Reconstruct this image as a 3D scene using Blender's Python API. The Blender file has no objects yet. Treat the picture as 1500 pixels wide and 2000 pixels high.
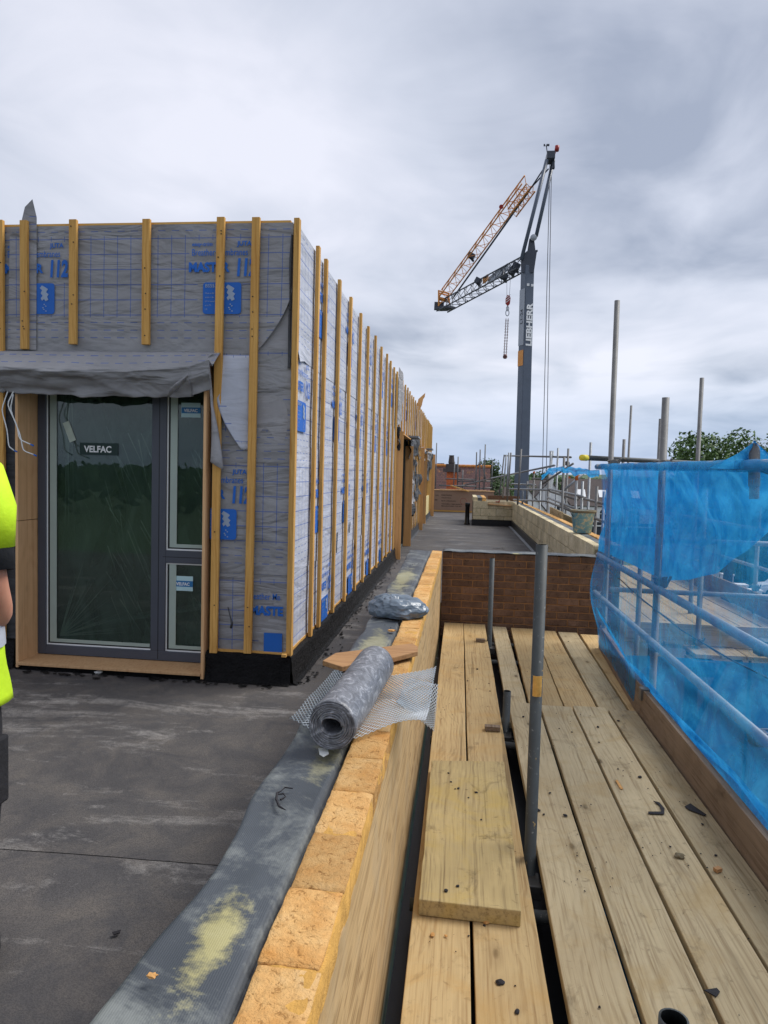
import bpy, bmesh, math, random
from mathutils import Vector, Matrix, noise
import numpy as np
R = math.radians
random.seed(7)
sc = bpy.context.scene
COL = sc.collection

# ------------------------------------------------------------------ camera
FPX = 1340.0; EYE = Vector((0, 0, 1.58))
_y = Vector(((905-750)/FPX, -(930-1000)/FPX, -1)).normalized()
_u = Vector((.033, 1, 0)); _z = (_u - _y*_u.dot(_y)).normalized(); _x = _y.cross(_z)
MW = Matrix((_x, _y, _z))                       # camera axes -> world axes
cam = bpy.data.cameras.new('camera'); cam.sensor_fit = 'VERTICAL'; cam.sensor_height = 36; cam.sensor_width = 27
cam.lens = FPX/2000*36; cam.clip_start = .05; cam.clip_end = 9000
camo = bpy.data.objects.new('camera', cam); COL.objects.link(camo)
camo.matrix_world = Matrix.Translation(EYE) @ MW.to_4x4()
sc.camera = camo
def ray(px, py): return MW @ Vector(((px-750)/FPX, -(py-1000)/FPX, -1))
def at(px, py, Y): d = ray(px, py); return EYE + d*(Y/d.y)      # surveyed point at a known depth
def atz(px, py, z): d = ray(px, py); return EYE + d*((z-EYE.z)/d.z)
def atx(px, py, X): d = ray(px, py); return EYE + d*(X/d.x)

# ------------------------------------------------------------------ sky, sun, exposure
SUN_EL, SUN_AZ = R(52), R(62)                   # azimuth from +Y towards +X
sdir = Vector((math.sin(SUN_AZ)*math.cos(SUN_EL), math.cos(SUN_AZ)*math.cos(SUN_EL), math.sin(SUN_EL)))
sun = bpy.data.lights.new('sun', 'SUN'); sun.energy = 1.5; sun.angle = R(30); sun.color = (1, .97, .92)
suno = bpy.data.objects.new('sun', sun); COL.objects.link(suno)
suno.rotation_euler = sdir.to_track_quat('Z', 'Y').to_euler()
sc.view_settings.view_transform = 'Standard'; sc.view_settings.look = 'None'
sc.view_settings.exposure = 1.12; sc.view_settings.gamma = 1
def build_world():
    w = bpy.data.worlds.new('World'); sc.world = w; w.use_nodes = True
    nt = w.node_tree; N = nt.nodes; L = nt.links; N.clear()
    out = N.new('ShaderNodeOutputWorld'); bg = N.new('ShaderNodeBackground'); bg.inputs[1].default_value = .082
    sky = N.new('ShaderNodeTexSky'); sky.sky_type = 'NISHITA'; sky.sun_disc = False
    sky.sun_elevation = SUN_EL; sky.sun_rotation = SUN_AZ
    tc = N.new('ShaderNodeTexCoord'); sep = N.new('ShaderNodeSeparateXYZ'); L.new(tc.outputs['Generated'], sep.inputs[0])
    def math_(op, a, b=None, c=False):
        m = N.new('ShaderNodeMath'); m.operation = op; m.use_clamp = c
        for i, v in enumerate((a, b)):
            if v is None: continue
            if isinstance(v, (int, float)): m.inputs[i].default_value = v
            else: L.new(v, m.inputs[i])
        return m.outputs[0]
    zz = math_('ADD', math_('MAXIMUM', sep.outputs[2], 0.0), .16)
    px = math_('DIVIDE', sep.outputs[0], zz); py = math_('DIVIDE', sep.outputs[1], zz)
    cmb = N.new('ShaderNodeCombineXYZ'); L.new(px, cmb.inputs[0]); L.new(py, cmb.inputs[1])
    mp = N.new('ShaderNodeMapping'); mp.inputs['Location'].default_value = (5.15, 2.6, 0); mp.inputs['Scale'].default_value = (.78, .74, 1)
    L.new(cmb.outputs[0], mp.inputs[0])
    def nz(scale, detail, rough, dist):
        n = N.new('ShaderNodeTexNoise'); n.inputs['Scale'].default_value = scale; n.inputs['Detail'].default_value = detail
        n.inputs['Roughness'].default_value = rough; n.inputs['Distortion'].default_value = dist
        L.new(mp.outputs[0], n.inputs['Vector']); return n.outputs['Fac']
    a = nz(1.0, 5, .48, .3); b = nz(2.8, 6, .52, .5)
    f = math_('ADD', math_('MULTIPLY', a, .70), math_('MULTIPLY', b, .30))
    cr = N.new('ShaderNodeValToRGB'); L.new(f, cr.inputs[0])
    e = cr.color_ramp.elements
    e[0].position = .37; e[0].color = (2.15, 2.4, 3.0, 1)
    e[1].position = .60; e[1].color = (5.1, 5.15, 5.7, 1)
    m_ = cr.color_ramp.elements.new(.48); m_.color = (3.85, 4.05, 4.65, 1)
    # lower, bluer stratus towards the horizon
    hz = N.new('ShaderNodeMapRange'); hz.inputs['From Min'].default_value = .0; hz.inputs['From Max'].default_value = .17
    hz.inputs['To Min'].default_value = .8; hz.inputs['To Max'].default_value = 0.0; hz.interpolation_type = 'SMOOTHSTEP'
    L.new(sep.outputs[2], hz.inputs['Value'])
    mx = N.new('ShaderNodeMix'); mx.data_type = 'RGBA'; L.new(hz.outputs[0], mx.inputs['Factor'])
    L.new(cr.outputs[0], mx.inputs['A']); mx.inputs['B'].default_value = (2.3, 3.1, 4.7, 1)
    mk = N.new('ShaderNodeMix'); mk.data_type = 'RGBA'; mk.inputs['Factor'].default_value = .9
    L.new(sky.outputs[0], mk.inputs['A']); L.new(mx.outputs['Result'], mk.inputs['B'])
    L.new(mk.outputs['Result'], bg.inputs[0]); L.new(bg.outputs[0], out.inputs[0])
build_world()

# ------------------------------------------------------------------ materials
def srgb(r, g, b, k=1.0):
    f = lambda c: (c/255/12.92 if c/255 <= .04045 else ((c/255+.055)/1.055)**2.4)*k
    return (f(r), f(g), f(b), 1)
class Mat:
    def __init__(s, name):
        s.m = bpy.data.materials.new(name); s.m.use_nodes = True
        s.nt = s.m.node_tree; s.N = s.nt.nodes; s.L = s.nt.links
        s.b = s.N['Principled BSDF']; s.out = s.N['Material Output']
        s.tc = s.N.new('ShaderNodeTexCoord'); s.oi = s.N.new('ShaderNodeObjectInfo')
        va = s.N.new('ShaderNodeVectorMath'); va.operation = 'MULTIPLY_ADD'
        cx = s.N.new('ShaderNodeCombineXYZ')
        for i, k in enumerate((7.3, 11.9, 17.1)):
            mm = s.N.new('ShaderNodeMath'); mm.operation = 'MULTIPLY'; mm.inputs[1].default_value = k
            s.L.new(s.oi.outputs['Random'], mm.inputs[0]); s.L.new(mm.outputs[0], cx.inputs[i])
        va.inputs[1].default_value = (1, 1, 1)
        s.L.new(s.tc.outputs['Object'], va.inputs[0]); s.L.new(cx.outputs[0], va.inputs[2])
        s.co = va.outputs[0]; s.rnd = s.oi.outputs['Random']
    def set(s, sock, v):
        i = s.b.inputs[sock]
        if hasattr(v, 'links') or isinstance(v, bpy.types.NodeSocket): s.L.new(v, i)
        else: i.default_value = v
        return s
    def math(s, op, a, b=None, c=None, clamp=False):
        m = s.N.new('ShaderNodeMath'); m.operation = op; m.use_clamp = clamp
        for i, v in enumerate((a, b, c)):
            if v is None: continue
            if isinstance(v, (int, float)): m.inputs[i].default_value = v
            else: s.L.new(v, m.inputs[i])
        return m.outputs[0]
    def mapping(s, scale=(1, 1, 1), vec=None, rot=(0, 0, 0)):
        m = s.N.new('ShaderNodeMapping'); m.inputs['Scale'].default_value = scale; m.inputs['Rotation'].default_value = rot
        s.L.new(vec or s.co, m.inputs[0]); return m.outputs[0]
    def noise(s, scale=5, detail=4, rough=.55, dist=0, vec=None):
        n = s.N.new('ShaderNodeTexNoise'); n.inputs['Scale'].default_value = scale; n.inputs['Detail'].default_value = detail
        n.inputs['Roughness'].default_value = rough; n.inputs['Distortion'].default_value = dist
        s.L.new(vec or s.co, n.inputs['Vector']); return n.outputs['Fac']
    def voro(s, scale=5, vec=None, feat='F1'):
        n = s.N.new('ShaderNodeTexVoronoi'); n.feature = feat; n.inputs['Scale'].default_value = scale
        s.L.new(vec or s.co, n.inputs['Vector']); return n.outputs['Distance']
    def ramp(s, fac, *stops):
        r = s.N.new('ShaderNodeValToRGB'); e = r.color_ramp.elements
        for i, (p, c) in enumerate(stops):
            c = c if isinstance(c, tuple) else (c, c, c, 1)
            if i < 2: e[i].position = p; e[i].color = c
            else: q = e.new(p); q.color = c
        s.L.new(fac, r.inputs[0]); return r.outputs[0]
    def mix(s, fac, a, b, blend='MIX'):
        m = s.N.new('ShaderNodeMix'); m.data_type = 'RGBA'; m.blend_type = blend; m.clamp_factor = True
        for k, v in (('Factor', fac), ('A', a), ('B', b)):
            i = m.inputs[k] if k != 'Factor' else m.inputs[0]
            if k in 'AB': i = [q for q in m.inputs if q.name == k and q.type == 'RGBA'][0]
            if isinstance(v, bpy.types.NodeSocket): s.L.new(v, i)
            else: i.default_value = v
        return [o for o in m.outputs if o.type == 'RGBA'][0]
    def bump(s, h, strength=.3, dist=.01):
        b = s.N.new('ShaderNodeBump'); b.inputs['Strength'].default_value = strength; b.inputs['Distance'].default_value = dist
        s.L.new(h, b.inputs['Height']); s.L.new(b.outputs[0], s.b.inputs['Normal']); return s
    def tone(s, col, lo=.85, hi=1.15):
        v = s.math('MULTIPLY_ADD', s.rnd, hi-lo, lo)
        h = s.N.new('ShaderNodeHueSaturation'); s.L.new(v, h.inputs['Value'])
        if isinstance(col, bpy.types.NodeSocket): s.L.new(col, h.inputs['Color'])
        else: h.inputs['Color'].default_value = col
        return h.outputs[0]
def dull(c, k): return (c[0]*k, c[1]*k, c[2]*k, 1)
def plain(name, col, rough=.6, metal=0, var=.12, scale=8, bump=.15, bd=.004, spec=.4):
    m = Mat(name); n = m.noise(scale, 5, .6)
    m.set('Base Color', m.tone(m.ramp(n, (.3, dull(col, 1-var)), (.7, dull(col, 1+var))), .93, 1.07))
    m.set('Roughness', rough).set('Metallic', metal).set('Specular IOR Level', spec)
    if bump: m.bump(m.noise(scale*6, 4, .6), bump, bd)
    return m.m
def wood(name, base, dark, axis='Y', fine=130, stain=None, knots=.0, rough=.75, bump=.35, lo=.85, hi=1.12, rings=.13, dirt=.4, cracks=.5):
    """sawn timber: fine streaks and flowing rings drawn out along one axis, knots, cracks, stains with a shape of their own"""
    m = Mat(name); ax = 'XYZ'.index(axis)
    st = lambda k: tuple(k if i == ax else 1 for i in range(3))
    wob = m.noise(2.6, 3, .5, vec=m.mapping(st(.4)))
    def wobbled(k, amt):
        vv = m.N.new('ShaderNodeVectorMath'); vv.operation = 'MULTIPLY_ADD'; cw = m.N.new('ShaderNodeCombineXYZ')
        for i in range(3):
            if i != ax: m.L.new(wob, cw.inputs[i])
        vv.inputs[1].default_value = (amt, amt, amt); m.L.new(cw.outputs[0], vv.inputs[0]); m.L.new(m.mapping(st(k)), vv.inputs[2]); return vv.outputs[0]
    g = m.noise(fine, 4, .6, .2, vec=wobbled(.016, .012)); g2 = m.noise(fine*.3, 3, .5, .3, vec=wobbled(.014, .02))
    w = m.N.new('ShaderNodeTexWave'); w.bands_direction = 'X' if ax else 'Y'; w.inputs['Scale'].default_value = 13; w.inputs['Distortion'].default_value = 5
    w.inputs['Detail'].default_value = 2; w.inputs['Detail Scale'].default_value = 1.4; m.L.new(wobbled(.07, .25), w.inputs['Vector'])
    f = m.math('ADD', m.math('ADD', m.math('MULTIPLY', g, .62-rings*.4), m.math('MULTIPLY', g2, .38-rings*.2)), m.math('MULTIPLY', w.outputs['Fac'], rings*.6))
    c = m.ramp(f, (.30, dark), (.5, base), (.68, dull(base, 1.12)))
    big = m.noise(1.7, 5, .62)
    c = m.mix(m.ramp(big, (.42, .0), (.72, .4)), c, dull(dark, 1.15))
    if knots:
        kd = m.voro(1.0, vec=m.mapping(tuple(2.1 if i == ax else 5 for i in range(3))))
        c = m.mix(m.ramp(kd, (.05, knots), (.085, 0.0)), c, dull(dark, .40)); c = m.mix(m.ramp(kd, (.07, knots*.4), (.2, 0.0)), c, dull(dark, .75))
    if cracks:
        ck = m.noise(24, 2, .4, .2, vec=wobbled(.02, .03)); c = m.mix(m.ramp(ck, (.70, 0.0), (.73, cracks)), c, dull(dark, .3))
    if stain:
        q = m.noise(4.0, 6, .68, .6); c = m.mix(m.ramp(q, (.50, 0.0), (.70, .6)), c, stain)
    if dirt:
        q = m.noise(5.5, 7, .75, .5, vec=m.mapping(st(.45), rot=(0, 0, .2))); c = m.mix(m.ramp(q, (.55, 0.0), (.74, dirt*.7)), c, dull(base, 1.25)); q = m.noise(15, 5, .7, 1.2); c = m.mix(m.ramp(q, (.62, 0.0), (.72, dirt*.9)), c, dull(dark, .5))
        q = m.noise(7, 7, .72, .8, vec=m.mapping(st(.6))); c = m.mix(m.ramp(q, (.56, 0.0), (.72, dirt)), c, dull(dark, .45))
    m.set('Base Color', m.tone(c, lo, hi)).set('Roughness', rough).set('Specular IOR Level', .2)
    m.bump(f, bump, .006); return m.m

M = {}
M['batten'] = wood('batten_timber', srgb(222, 174, 100, .9), srgb(186, 130, 62, .9), 'Z', 150, knots=.85, dirt=.15, cracks=.3)
M['batten_x'] = wood('batten_timber_flat', srgb(222, 174, 100, .9), srgb(186, 130, 62, .9), 'X', 150, knots=.6, dirt=.15)
M['ply'] = wood('plywood', srgb(224, 182, 136, .85), srgb(200, 152, 104, .85), 'Z', 60, knots=.2, bump=.1, cracks=0, dirt=.1)
M['ply_y'] = wood('plywood_y', srgb(226, 172, 112, .9), srgb(196, 142, 86, .9), 'Z', 60, knots=.15, bump=.1, cracks=0, dirt=.2)
M['board'] = wood('scaffold_board', srgb(200, 182, 146, .80), srgb(152, 130, 96, .78), 'Y', 150, stain=srgb(190, 162, 112, .74), knots=.85, lo=.78, hi=1.14, dirt=.65)
M['board_warm'] = wood('scaffold_board_warm', srgb(206, 178, 130, .80), srgb(164, 130, 86, .78), 'Y', 150, stain=srgb(206, 166, 104, .78), knots=.85, lo=.86, hi=1.1, dirt=.6)
M['board_dirty'] = wood('scaffold_board_dirty', srgb(190, 168, 120, .78), srgb(132, 112, 80, .76), 'Y', 120, stain=srgb(200, 170, 90, .76), knots=.7, dirt=.7)
M['board_x'] = wood('scaffold_board_cross', srgb(190, 174, 142, .8), srgb(130, 112, 84, .8), 'X', 130, knots=.5)
M['toe'] = wood('toe_board_timber', srgb(142, 124, 106, .8), srgb(96, 78, 62, .8), 'Y', 130, stain=srgb(124, 104, 84, .7), knots=.7, dirt=.6)
M['face'] = wood('grained_wall_face', srgb(222, 188, 138, .8), srgb(160, 124, 78, .74), 'Y', 60, rough=.8, bump=.9, stain=srgb(206, 184, 150, .8), rings=.22, dirt=.35)
M['offcut'] = wood('offcut_timber', srgb(192, 148, 104, .8), srgb(146, 106, 70, .8), 'X', 100, knots=.3)

def m_membrane(name, col, gridded=True, crease=.8):
    m = Mat(name); uv = m.N.new('ShaderNodeUVMap'); sp = m.N.new('ShaderNodeSeparateXYZ'); m.L.new(uv.outputs[0], sp.inputs[0])
    u, v = sp.outputs[0], sp.outputs[1]
    dirt = m.noise(3.5, 5, .6)
    base = m.ramp(dirt, (.3, dull(col, .86)), (.7, dull(col, 1.1)))
    if gridded:
        def line(x, period, w):               # distance to nearest multiple
            q = m.math('PINGPONG', x, period/2); return m.math('LESS_THAN', q, w)
        band = lambda x, a, b: m.math('MULTIPLY', m.math('GREATER_THAN', x, a), m.math('LESS_THAN', x, b))
        hl = m.math('MULTIPLY', line(v, .1, .0029), band(v, .09, .61))
        vl = m.math('MULTIPLY', line(m.math('ADD', u, 100*.094), .094, .0026), band(v, .08, .615))
        um = m.math('WRAP', u, 1.3, 0.0)
        logo = m.math('MULTIPLY', band(um, -.02, .45), band(v, .115, .385))
        logo2 = m.math('MULTIPLY', band(um, .06, .36), band(v, .36, .6))
        keep = m.math('SUBTRACT', 1.0, m.math('MAXIMUM', logo, logo2))
        grid = m.math('MULTIPLY', m.math('MAXIMUM', hl, vl), keep)
        dash = m.math('MULTIPLY', line(m.math('ADD', v, 5), .05, .0026), m.math('MAXIMUM', band(v, -.08, .07), band(v, .63, .77)))
        dash = m.math('MULTIPLY', dash, m.math('LESS_THAN', m.math('WRAP', u, .094, 0.0), .05))
        lines = m.math('MULTIPLY', m.math('MAXIMUM', grid, dash), .68)
        base = m.mix(lines, base, srgb(32, 82, 165))
    m.set('Base Color', base).set('Roughness', .62).set('Specular IOR Level', .35)
    w1 = m.noise(2.2, 3, .5, 1.0, vec=m.mapping((.7, .7, 3.0))); w2 = m.noise(6, 3, .5, .8, vec=m.mapping((.8, .8, 1.6), rot=(.3, .4, 0))); w3 = m.noise(120, 2, .5)
    h = m.math('ADD', m.math('ADD', m.math('MULTIPLY', w1, 1.2), m.math('MULTIPLY', w2, .30)), m.math('MULTIPLY', w3, .012))
    m.bump(h, crease, .045); return m.m
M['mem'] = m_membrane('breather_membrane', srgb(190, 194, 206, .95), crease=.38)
M['mem_shaded'] = m_membrane('breather_membrane_shaded', srgb(150, 150, 153, .95), crease=1.0)  # same membrane as the side wall, with the front's shade put into its colour
M['mem_plain'] = m_membrane('breather_membrane_back', srgb(158, 157, 160, .92), False)
M['mem_black'] = m_membrane('black_membrane', srgb(64, 66, 70), False)
M['ink'] = plain('blue_print', srgb(28, 100, 190), .6, var=.06, bump=0)
M['ink_map'] = plain('pale_print', srgb(150, 165, 185), .6, var=.05, bump=0)

def m_bitumen():
    m = Mat('bitumen_upstand'); n = m.noise(60, 6, .7); n2 = m.noise(14, 4, .6)
    m.set('Base Color', m.ramp(n2, (.3, (.004, .004, .005, 1)), (.75, (.012, .012, .013, 1)))).set('Roughness', m.ramp(n, (.3, .3), (.7, .7))).set('Specular IOR Level', .22)
    m.bump(m.math('ADD', n, n2), 1.0, .03); return m.m
M['bitumen'] = m_bitumen()
M['bit_far'] = plain('grey_upstand', srgb(52, 55, 60), .6, var=.3, scale=20)
def m_roof():
    m = Mat('mineral_felt')
    big = m.noise(.9, 5, .6, .5); mid = m.noise(4, 7, .7, .8); grit = m.noise(240, 2, .6)
    st = m.noise(2.4, 8, .72, .6, vec=m.mapping((.45, 1.5, 1), rot=(0, 0, R(14)))); fp = m.noise(9, 6, .72, 1.4)
    c = m.ramp(big, (.3, srgb(62, 61, 64)), (.7, srgb(90, 87, 86)))
    c = m.mix(m.ramp(mid, (.42, 0.0), (.7, .7)), c, srgb(110, 103, 96))
    c = m.mix(m.ramp(m.math('MULTIPLY', st, m.math('MULTIPLY_ADD', fp, .5, .75)), (.54, 0.0), (.72, .75)), c, srgb(164, 160, 156))
    c = m.mix(m.ramp(fp, (.66, 0.0), (.74, .4)), c, srgb(170, 166, 162))
    dk = m.noise(1.6, 5, .6, vec=m.mapping((1, 1, 1), rot=(0, 0, 1))); c = m.mix(m.ramp(dk, (.55, 0.0), (.75, .6)), c, srgb(58, 57, 60))
    c = m.mix(m.ramp(grit, (.38, .5), (.58, 0.0)), c, srgb(44, 44, 46))
    m.set('Base Color', m.tone(c, .92, 1.08)).set('Roughness', m.ramp(mid, (.3, .55), (.7, .85))).set('Specular IOR Level', .35)
    m.bump(m.math('ADD', grit, m.math('MULTIPLY', mid, .8)), .4, .004); return m.m
M['roof'] = m_roof()
def m_strip():
    m = Mat('grey_dpc'); a = m.noise(4, 7, .7, .7); w = m.N.new('ShaderNodeTexWave'); w.inputs['Scale'].default_value = 75; w.bands_direction = 'X'
    w.inputs['Distortion'].default_value = 1.0; m.L.new(m.co, w.inputs['Vector']); b = m.noise(1.1, 5, .6); d = m.noise(30, 6, .75)
    c = m.ramp(b, (.32, srgb(50, 54, 60)), (.7, srgb(84, 90, 96)))
    c = m.mix(m.ramp(m.math('MULTIPLY', a, m.math('MULTIPLY_ADD', d, .6, .7)), (.47, 0.0), (.66, .6)), c, srgb(142, 146, 142))
    for (x, y, rx, ry, k) in ((-.005, -.08, .042, .13, .62), (.03, .85, .04, .3, .25), (.0, 2.0, .06, .4, .3), (-.05, 4.2, .08, .6, .4)):   # spilt mortar, where it fell
        v = m.N.new('ShaderNodeVectorMath'); v.operation = 'SUBTRACT'; v.inputs[1].default_value = (x, y, 0); m.L.new(m.tc.outputs['Object'], v.inputs[0])
        v2 = m.N.new('ShaderNodeVectorMath'); v2.operation = 'MULTIPLY'; v2.inputs[1].default_value = (1/rx, 1/ry, 0); m.L.new(v.outputs[0], v2.inputs[0])
        ln = m.N.new('ShaderNodeVectorMath'); ln.operation = 'LENGTH'; m.L.new(v2.outputs[0], ln.inputs[0])
        msk = m.math('SUBTRACT', m.math('ADD', m.math('MULTIPLY', a, 2.2), m.math('MULTIPLY', d, 1.3)), m.math('MULTIPLY', ln.outputs['Value'], .7))
        c = m.mix(m.math('MULTIPLY', m.ramp(m.math('SUBTRACT', msk, .6), (.32, 0.0), (.78, 1.0)), k), c, srgb(196, 186, 124))
    m.set('Base Color', c).set('Roughness', .5).set('Specular IOR Level', .4)
    m.bump(m.math('ADD', m.math('MULTIPLY', w.outputs['Fac'], .5), d), .25, .003); return m.m
M['strip'] = m_strip()
def m_brick(name, c1, c2, c3, rough=.9, bs=.7, scale=22):
    m = Mat(name); a = m.noise(scale*.35, 5, .65); b = m.noise(scale*2.5, 5, .7, .6)
    c = m.ramp(a, (.3, c1), (.55, c2), (.78, c3)); c = m.mix(m.ramp(b, (.36, .8), (.44, 0.0)), c, dull(c1, .5)); b = m.math('ADD', b, m.math('MULTIPLY', m.noise(scale*7, 4, .7), .5))
    m.set('Base Color', m.tone(c, .82, 1.16)).set('Roughness', rough).set('Specular IOR Level', .2); m.bump(b, bs, .008); return m.m
M['brick_o'] = m_brick('orange_brick', srgb(208, 148, 80, .84), srgb(226, 180, 118, .84), srgb(234, 198, 146, .84), bs=1.0)
M['mortar_o'] = plain('yellow_mortar', srgb(222, 170, 88, .8), .95, var=.25, scale=24, bump=.7, bd=.008)
M['brick_d'] = m_brick('brown_brick', srgb(92, 70, 56), srgb(120, 91, 72), srgb(140, 109, 86))
M['mortar_d'] = plain('sandy_mortar', srgb(172, 124, 80, .75), .95, var=.2, scale=20)
M['block'] = m_brick('pale_block', srgb(190, 176, 140, .98), srgb(218, 204, 170, .98), srgb(230, 218, 190, .98), scale=14)
M['mortar_p'] = plain('pale_mortar', srgb(128, 116, 92, .85), .95, var=.15, scale=20)
M['frame'] = plain('anthracite_frame', srgb(72, 76, 86), .42, .0, .05, 5, .04)
M['gasket'] = plain('glazing_gasket', srgb(26, 28, 30), .5, 0, .05, 6, 0)
M['spacer'] = plain('pale_bead', srgb(158, 172, 164), .4, 0, .05, 6, 0)
M['white'] = plain('white_plastic', srgb(225, 228, 228), .45, 0, .04, 6, 0)
M['lab_g'] = plain('dark_green_label', srgb(14, 44, 40), .5, 0, .05, 6, 0)
M['lab_b'] = plain('blue_label', srgb(38, 112, 170), .5, 0, .05, 6, 0)
M['lab_w'] = plain('pale_label', srgb(176, 208, 214), .5, 0, .05, 6, 0)
M['tape'] = plain('masking_tape', srgb(178, 190, 176), .6, 0, .1, 16, 0)
M['dark_in'] = plain('dark_interior', srgb(70, 74, 70), .9, 0, .2, 4, 0)
M['room'] = plain('pale_plaster', srgb(176, 182, 172), .9, 0, .1, 3, 0)
M['floor_in'] = plain('screed', srgb(196, 198, 190), .8, 0, .15, 4, 0)
def m_galv(name, c, rough=.48, metal=.55, yel=0.0):
    m = Mat(name); a = m.noise(7, 5, .65, .6); b = m.noise(45, 4, .6)
    col = m.ramp(a, (.3, dull(c, .7)), (.7, dull(c, 1.2)))
    col = m.mix(m.ramp(b, (.62, 0.0), (.78, .6)), col, srgb(170, 170, 165))
    r = m.noise(5, 5, .7, vec=m.mapping((1, 1, .6))); col = m.mix(m.ramp(r, (.63, 0.0), (.76, .6)), col, srgb(110, 84, 62))
    if yel: y = m.noise(9, 4, .6, .5); col = m.mix(m.ramp(y, (.68, 0.0), (.71, yel)), col, srgb(196, 160, 88))
    m.set('Base Color', col).set('Roughness', rough).set('Metallic', metal); m.bump(b, .12, .002); return m.m
M['galv'] = m_galv('galvanised_tube', srgb(140, 145, 150), .5, .35)
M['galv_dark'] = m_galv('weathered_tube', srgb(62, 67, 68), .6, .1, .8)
M['galv_far'] = m_galv('weathered_tube_far', srgb(112, 112, 112), .6, .2)
M['coupler'] = m_galv('coupler_steel', srgb(110, 108, 104), .5, .6)
M['yellow_cap'] = plain('yellow_cap', srgb(226, 206, 60), .5)
M['orange_cap'] = plain('orange_tape', srgb(206, 106, 44), .6)
def m_net(name, fac, c1, c2):
    m = Mat(name); m.N.remove(m.b)
    tr = m.N.new('ShaderNodeBsdfTransparent'); df = m.N.new('ShaderNodeBsdfDiffuse'); tl = m.N.new('ShaderNodeBsdfTranslucent')
    n = m.noise(1.6, 5, .6, 1.5, vec=m.mapping((1, 1, .8))); fold = m.noise(5, 4, .6, 2.2, vec=m.mapping((1, .6, .5)))
    c = m.ramp(fold, (.3, c1), (.7, c2)); m.L.new(c, df.inputs[0]); m.L.new(c, tl.inputs[0])
    bp = m.N.new('ShaderNodeBump'); bp.inputs['Strength'].default_value = .7; bp.inputs['Distance'].default_value = .05
    cz = m.noise(2.2, 3, .5, .5, vec=m.mapping((1, .6, 1.5), rot=(.6, 0, 0))); rid = m.math('ABSOLUTE', m.math('SUBTRACT', cz, .5)); m.L.new(m.math('ADD', m.math('MULTIPLY', rid, -2.0), m.math('MULTIPLY', m.noise(160, 2, .5), .06)), bp.inputs['Height'])
    m.L.new(bp.outputs[0], df.inputs['Normal']); m.L.new(bp.outputs[0], tl.inputs['Normal'])
    a = m.N.new('ShaderNodeMixShader'); a.inputs[0].default_value = .55; m.L.new(df.outputs[0], a.inputs[1]); m.L.new(tl.outputs[0], a.inputs[2])
    f = m.ramp(m.math('ADD', m.math('MULTIPLY', n, .5), m.math('MULTIPLY', fold, .5)), (.3, max(0, fac-.14)), (.72, min(1, fac+.14)))
    b = m.N.new('ShaderNodeMixShader'); m.L.new(f, b.inputs[0]); m.L.new(tr.outputs[0], b.inputs[1]); m.L.new(a.outputs[0], b.inputs[2])
    m.L.new(b.outputs[0], m.out.inputs[0]); return m.m
BL1, BL2 = srgb(10, 124, 198, 1), srgb(70, 180, 236, 1)
M['net'] = m_net('blue_debris_net', .47, BL1, BL2)
M['net_thick'] = m_net('blue_debris_net_double', .86, BL1, BL2)
M['net_solid'] = m_net('blue_debris_net_bunched', .93, BL1, BL2)
def m_glass():
    m = Mat('window_glass'); m.N.remove(m.b)
    tr = m.N.new('ShaderNodeBsdfTransparent'); tr.inputs[0].default_value = (.68, .75, .71, 1)
    gl = m.N.new('ShaderNodeBsdfGlossy'); gl.inputs['Roughness'].default_value = .01
    fr = m.N.new('ShaderNodeFresnel'); fr.inputs[0].default_value = 1.5
    f = m.math('MULTIPLY', fr.outputs[0], 1.1, clamp=True)
    b = m.N.new('ShaderNodeMixShader'); m.L.new(f, b.inputs[0]); m.L.new(tr.outputs[0], b.inputs[1]); m.L.new(gl.outputs[0], b.inputs[2])
    m.L.new(b.outputs[0], m.out.inputs[0]); return m.m
M['glass'] = m_glass()
def m_film():
    m = Mat('protective_film'); m.N.remove(m.b)
    tr = m.N.new('ShaderNodeBsdfTransparent'); df = m.N.new('ShaderNodeBsdfGlossy'); df.inputs['Roughness'].default_value = .4
    df.inputs[0].default_value = (.8, .85, .82, 1); tl = m.N.new('ShaderNodeBsdfDiffuse'); tl.inputs[0].default_value = (.7, .75, .72, 1)
    a = m.N.new('ShaderNodeMixShader'); a.inputs[0].default_value = .5; m.L.new(df.outputs[0], a.inputs[1]); m.L.new(tl.outputs[0], a.inputs[2])
    b = m.N.new('ShaderNodeMixShader'); b.inputs[0].default_value = .55; m.L.new(tr.outputs[0], b.inputs[1]); m.L.new(a.outputs[0], b.inputs[2])
    m.L.new(b.outputs[0], m.out.inputs[0]); return m.m
M['film'] = m_film()
def m_haze():
    m = Mat('cloudy_film'); m.N.remove(m.b); tr = m.N.new('ShaderNodeBsdfTransparent'); df = m.N.new('ShaderNodeBsdfDiffuse'); df.inputs[0].default_value = (.60, .68, .66, 1)
    f = m.ramp(m.noise(3, 5, .6, 1.0, vec=m.mapping((1.6, 1, .6), rot=(0, .5, 0))), (.3, .22), (.7, .5)); b = m.N.new('ShaderNodeMixShader'); m.L.new(f, b.inputs[0]); m.L.new(tr.outputs[0], b.inputs[1]); m.L.new(df.outputs[0], b.inputs[2]); m.L.new(b.outputs[0], m.out.inputs[0]); return m.m
M['film_haze'] = m_haze()  # film on the panes, its pale haze strengthened to brighten the dark glass
def m_roll():
    m = Mat('grey_felt_roll'); a = m.noise(26, 7, .72, 1.6, vec=m.mapping((1, .6, 1))); b = m.noise(90, 3, .6)
    c = m.ramp(a, (.35, srgb(78, 80, 86)), (.55, srgb(116, 118, 124)), (.68, srgb(186, 188, 194)))
    m.set('Base Color', c).set('Roughness', m.ramp(a, (.3, .5), (.7, .28))).set('Specular IOR Level', .6); m.bump(m.math('ADD', a, b), .3, .004); return m.m
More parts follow.
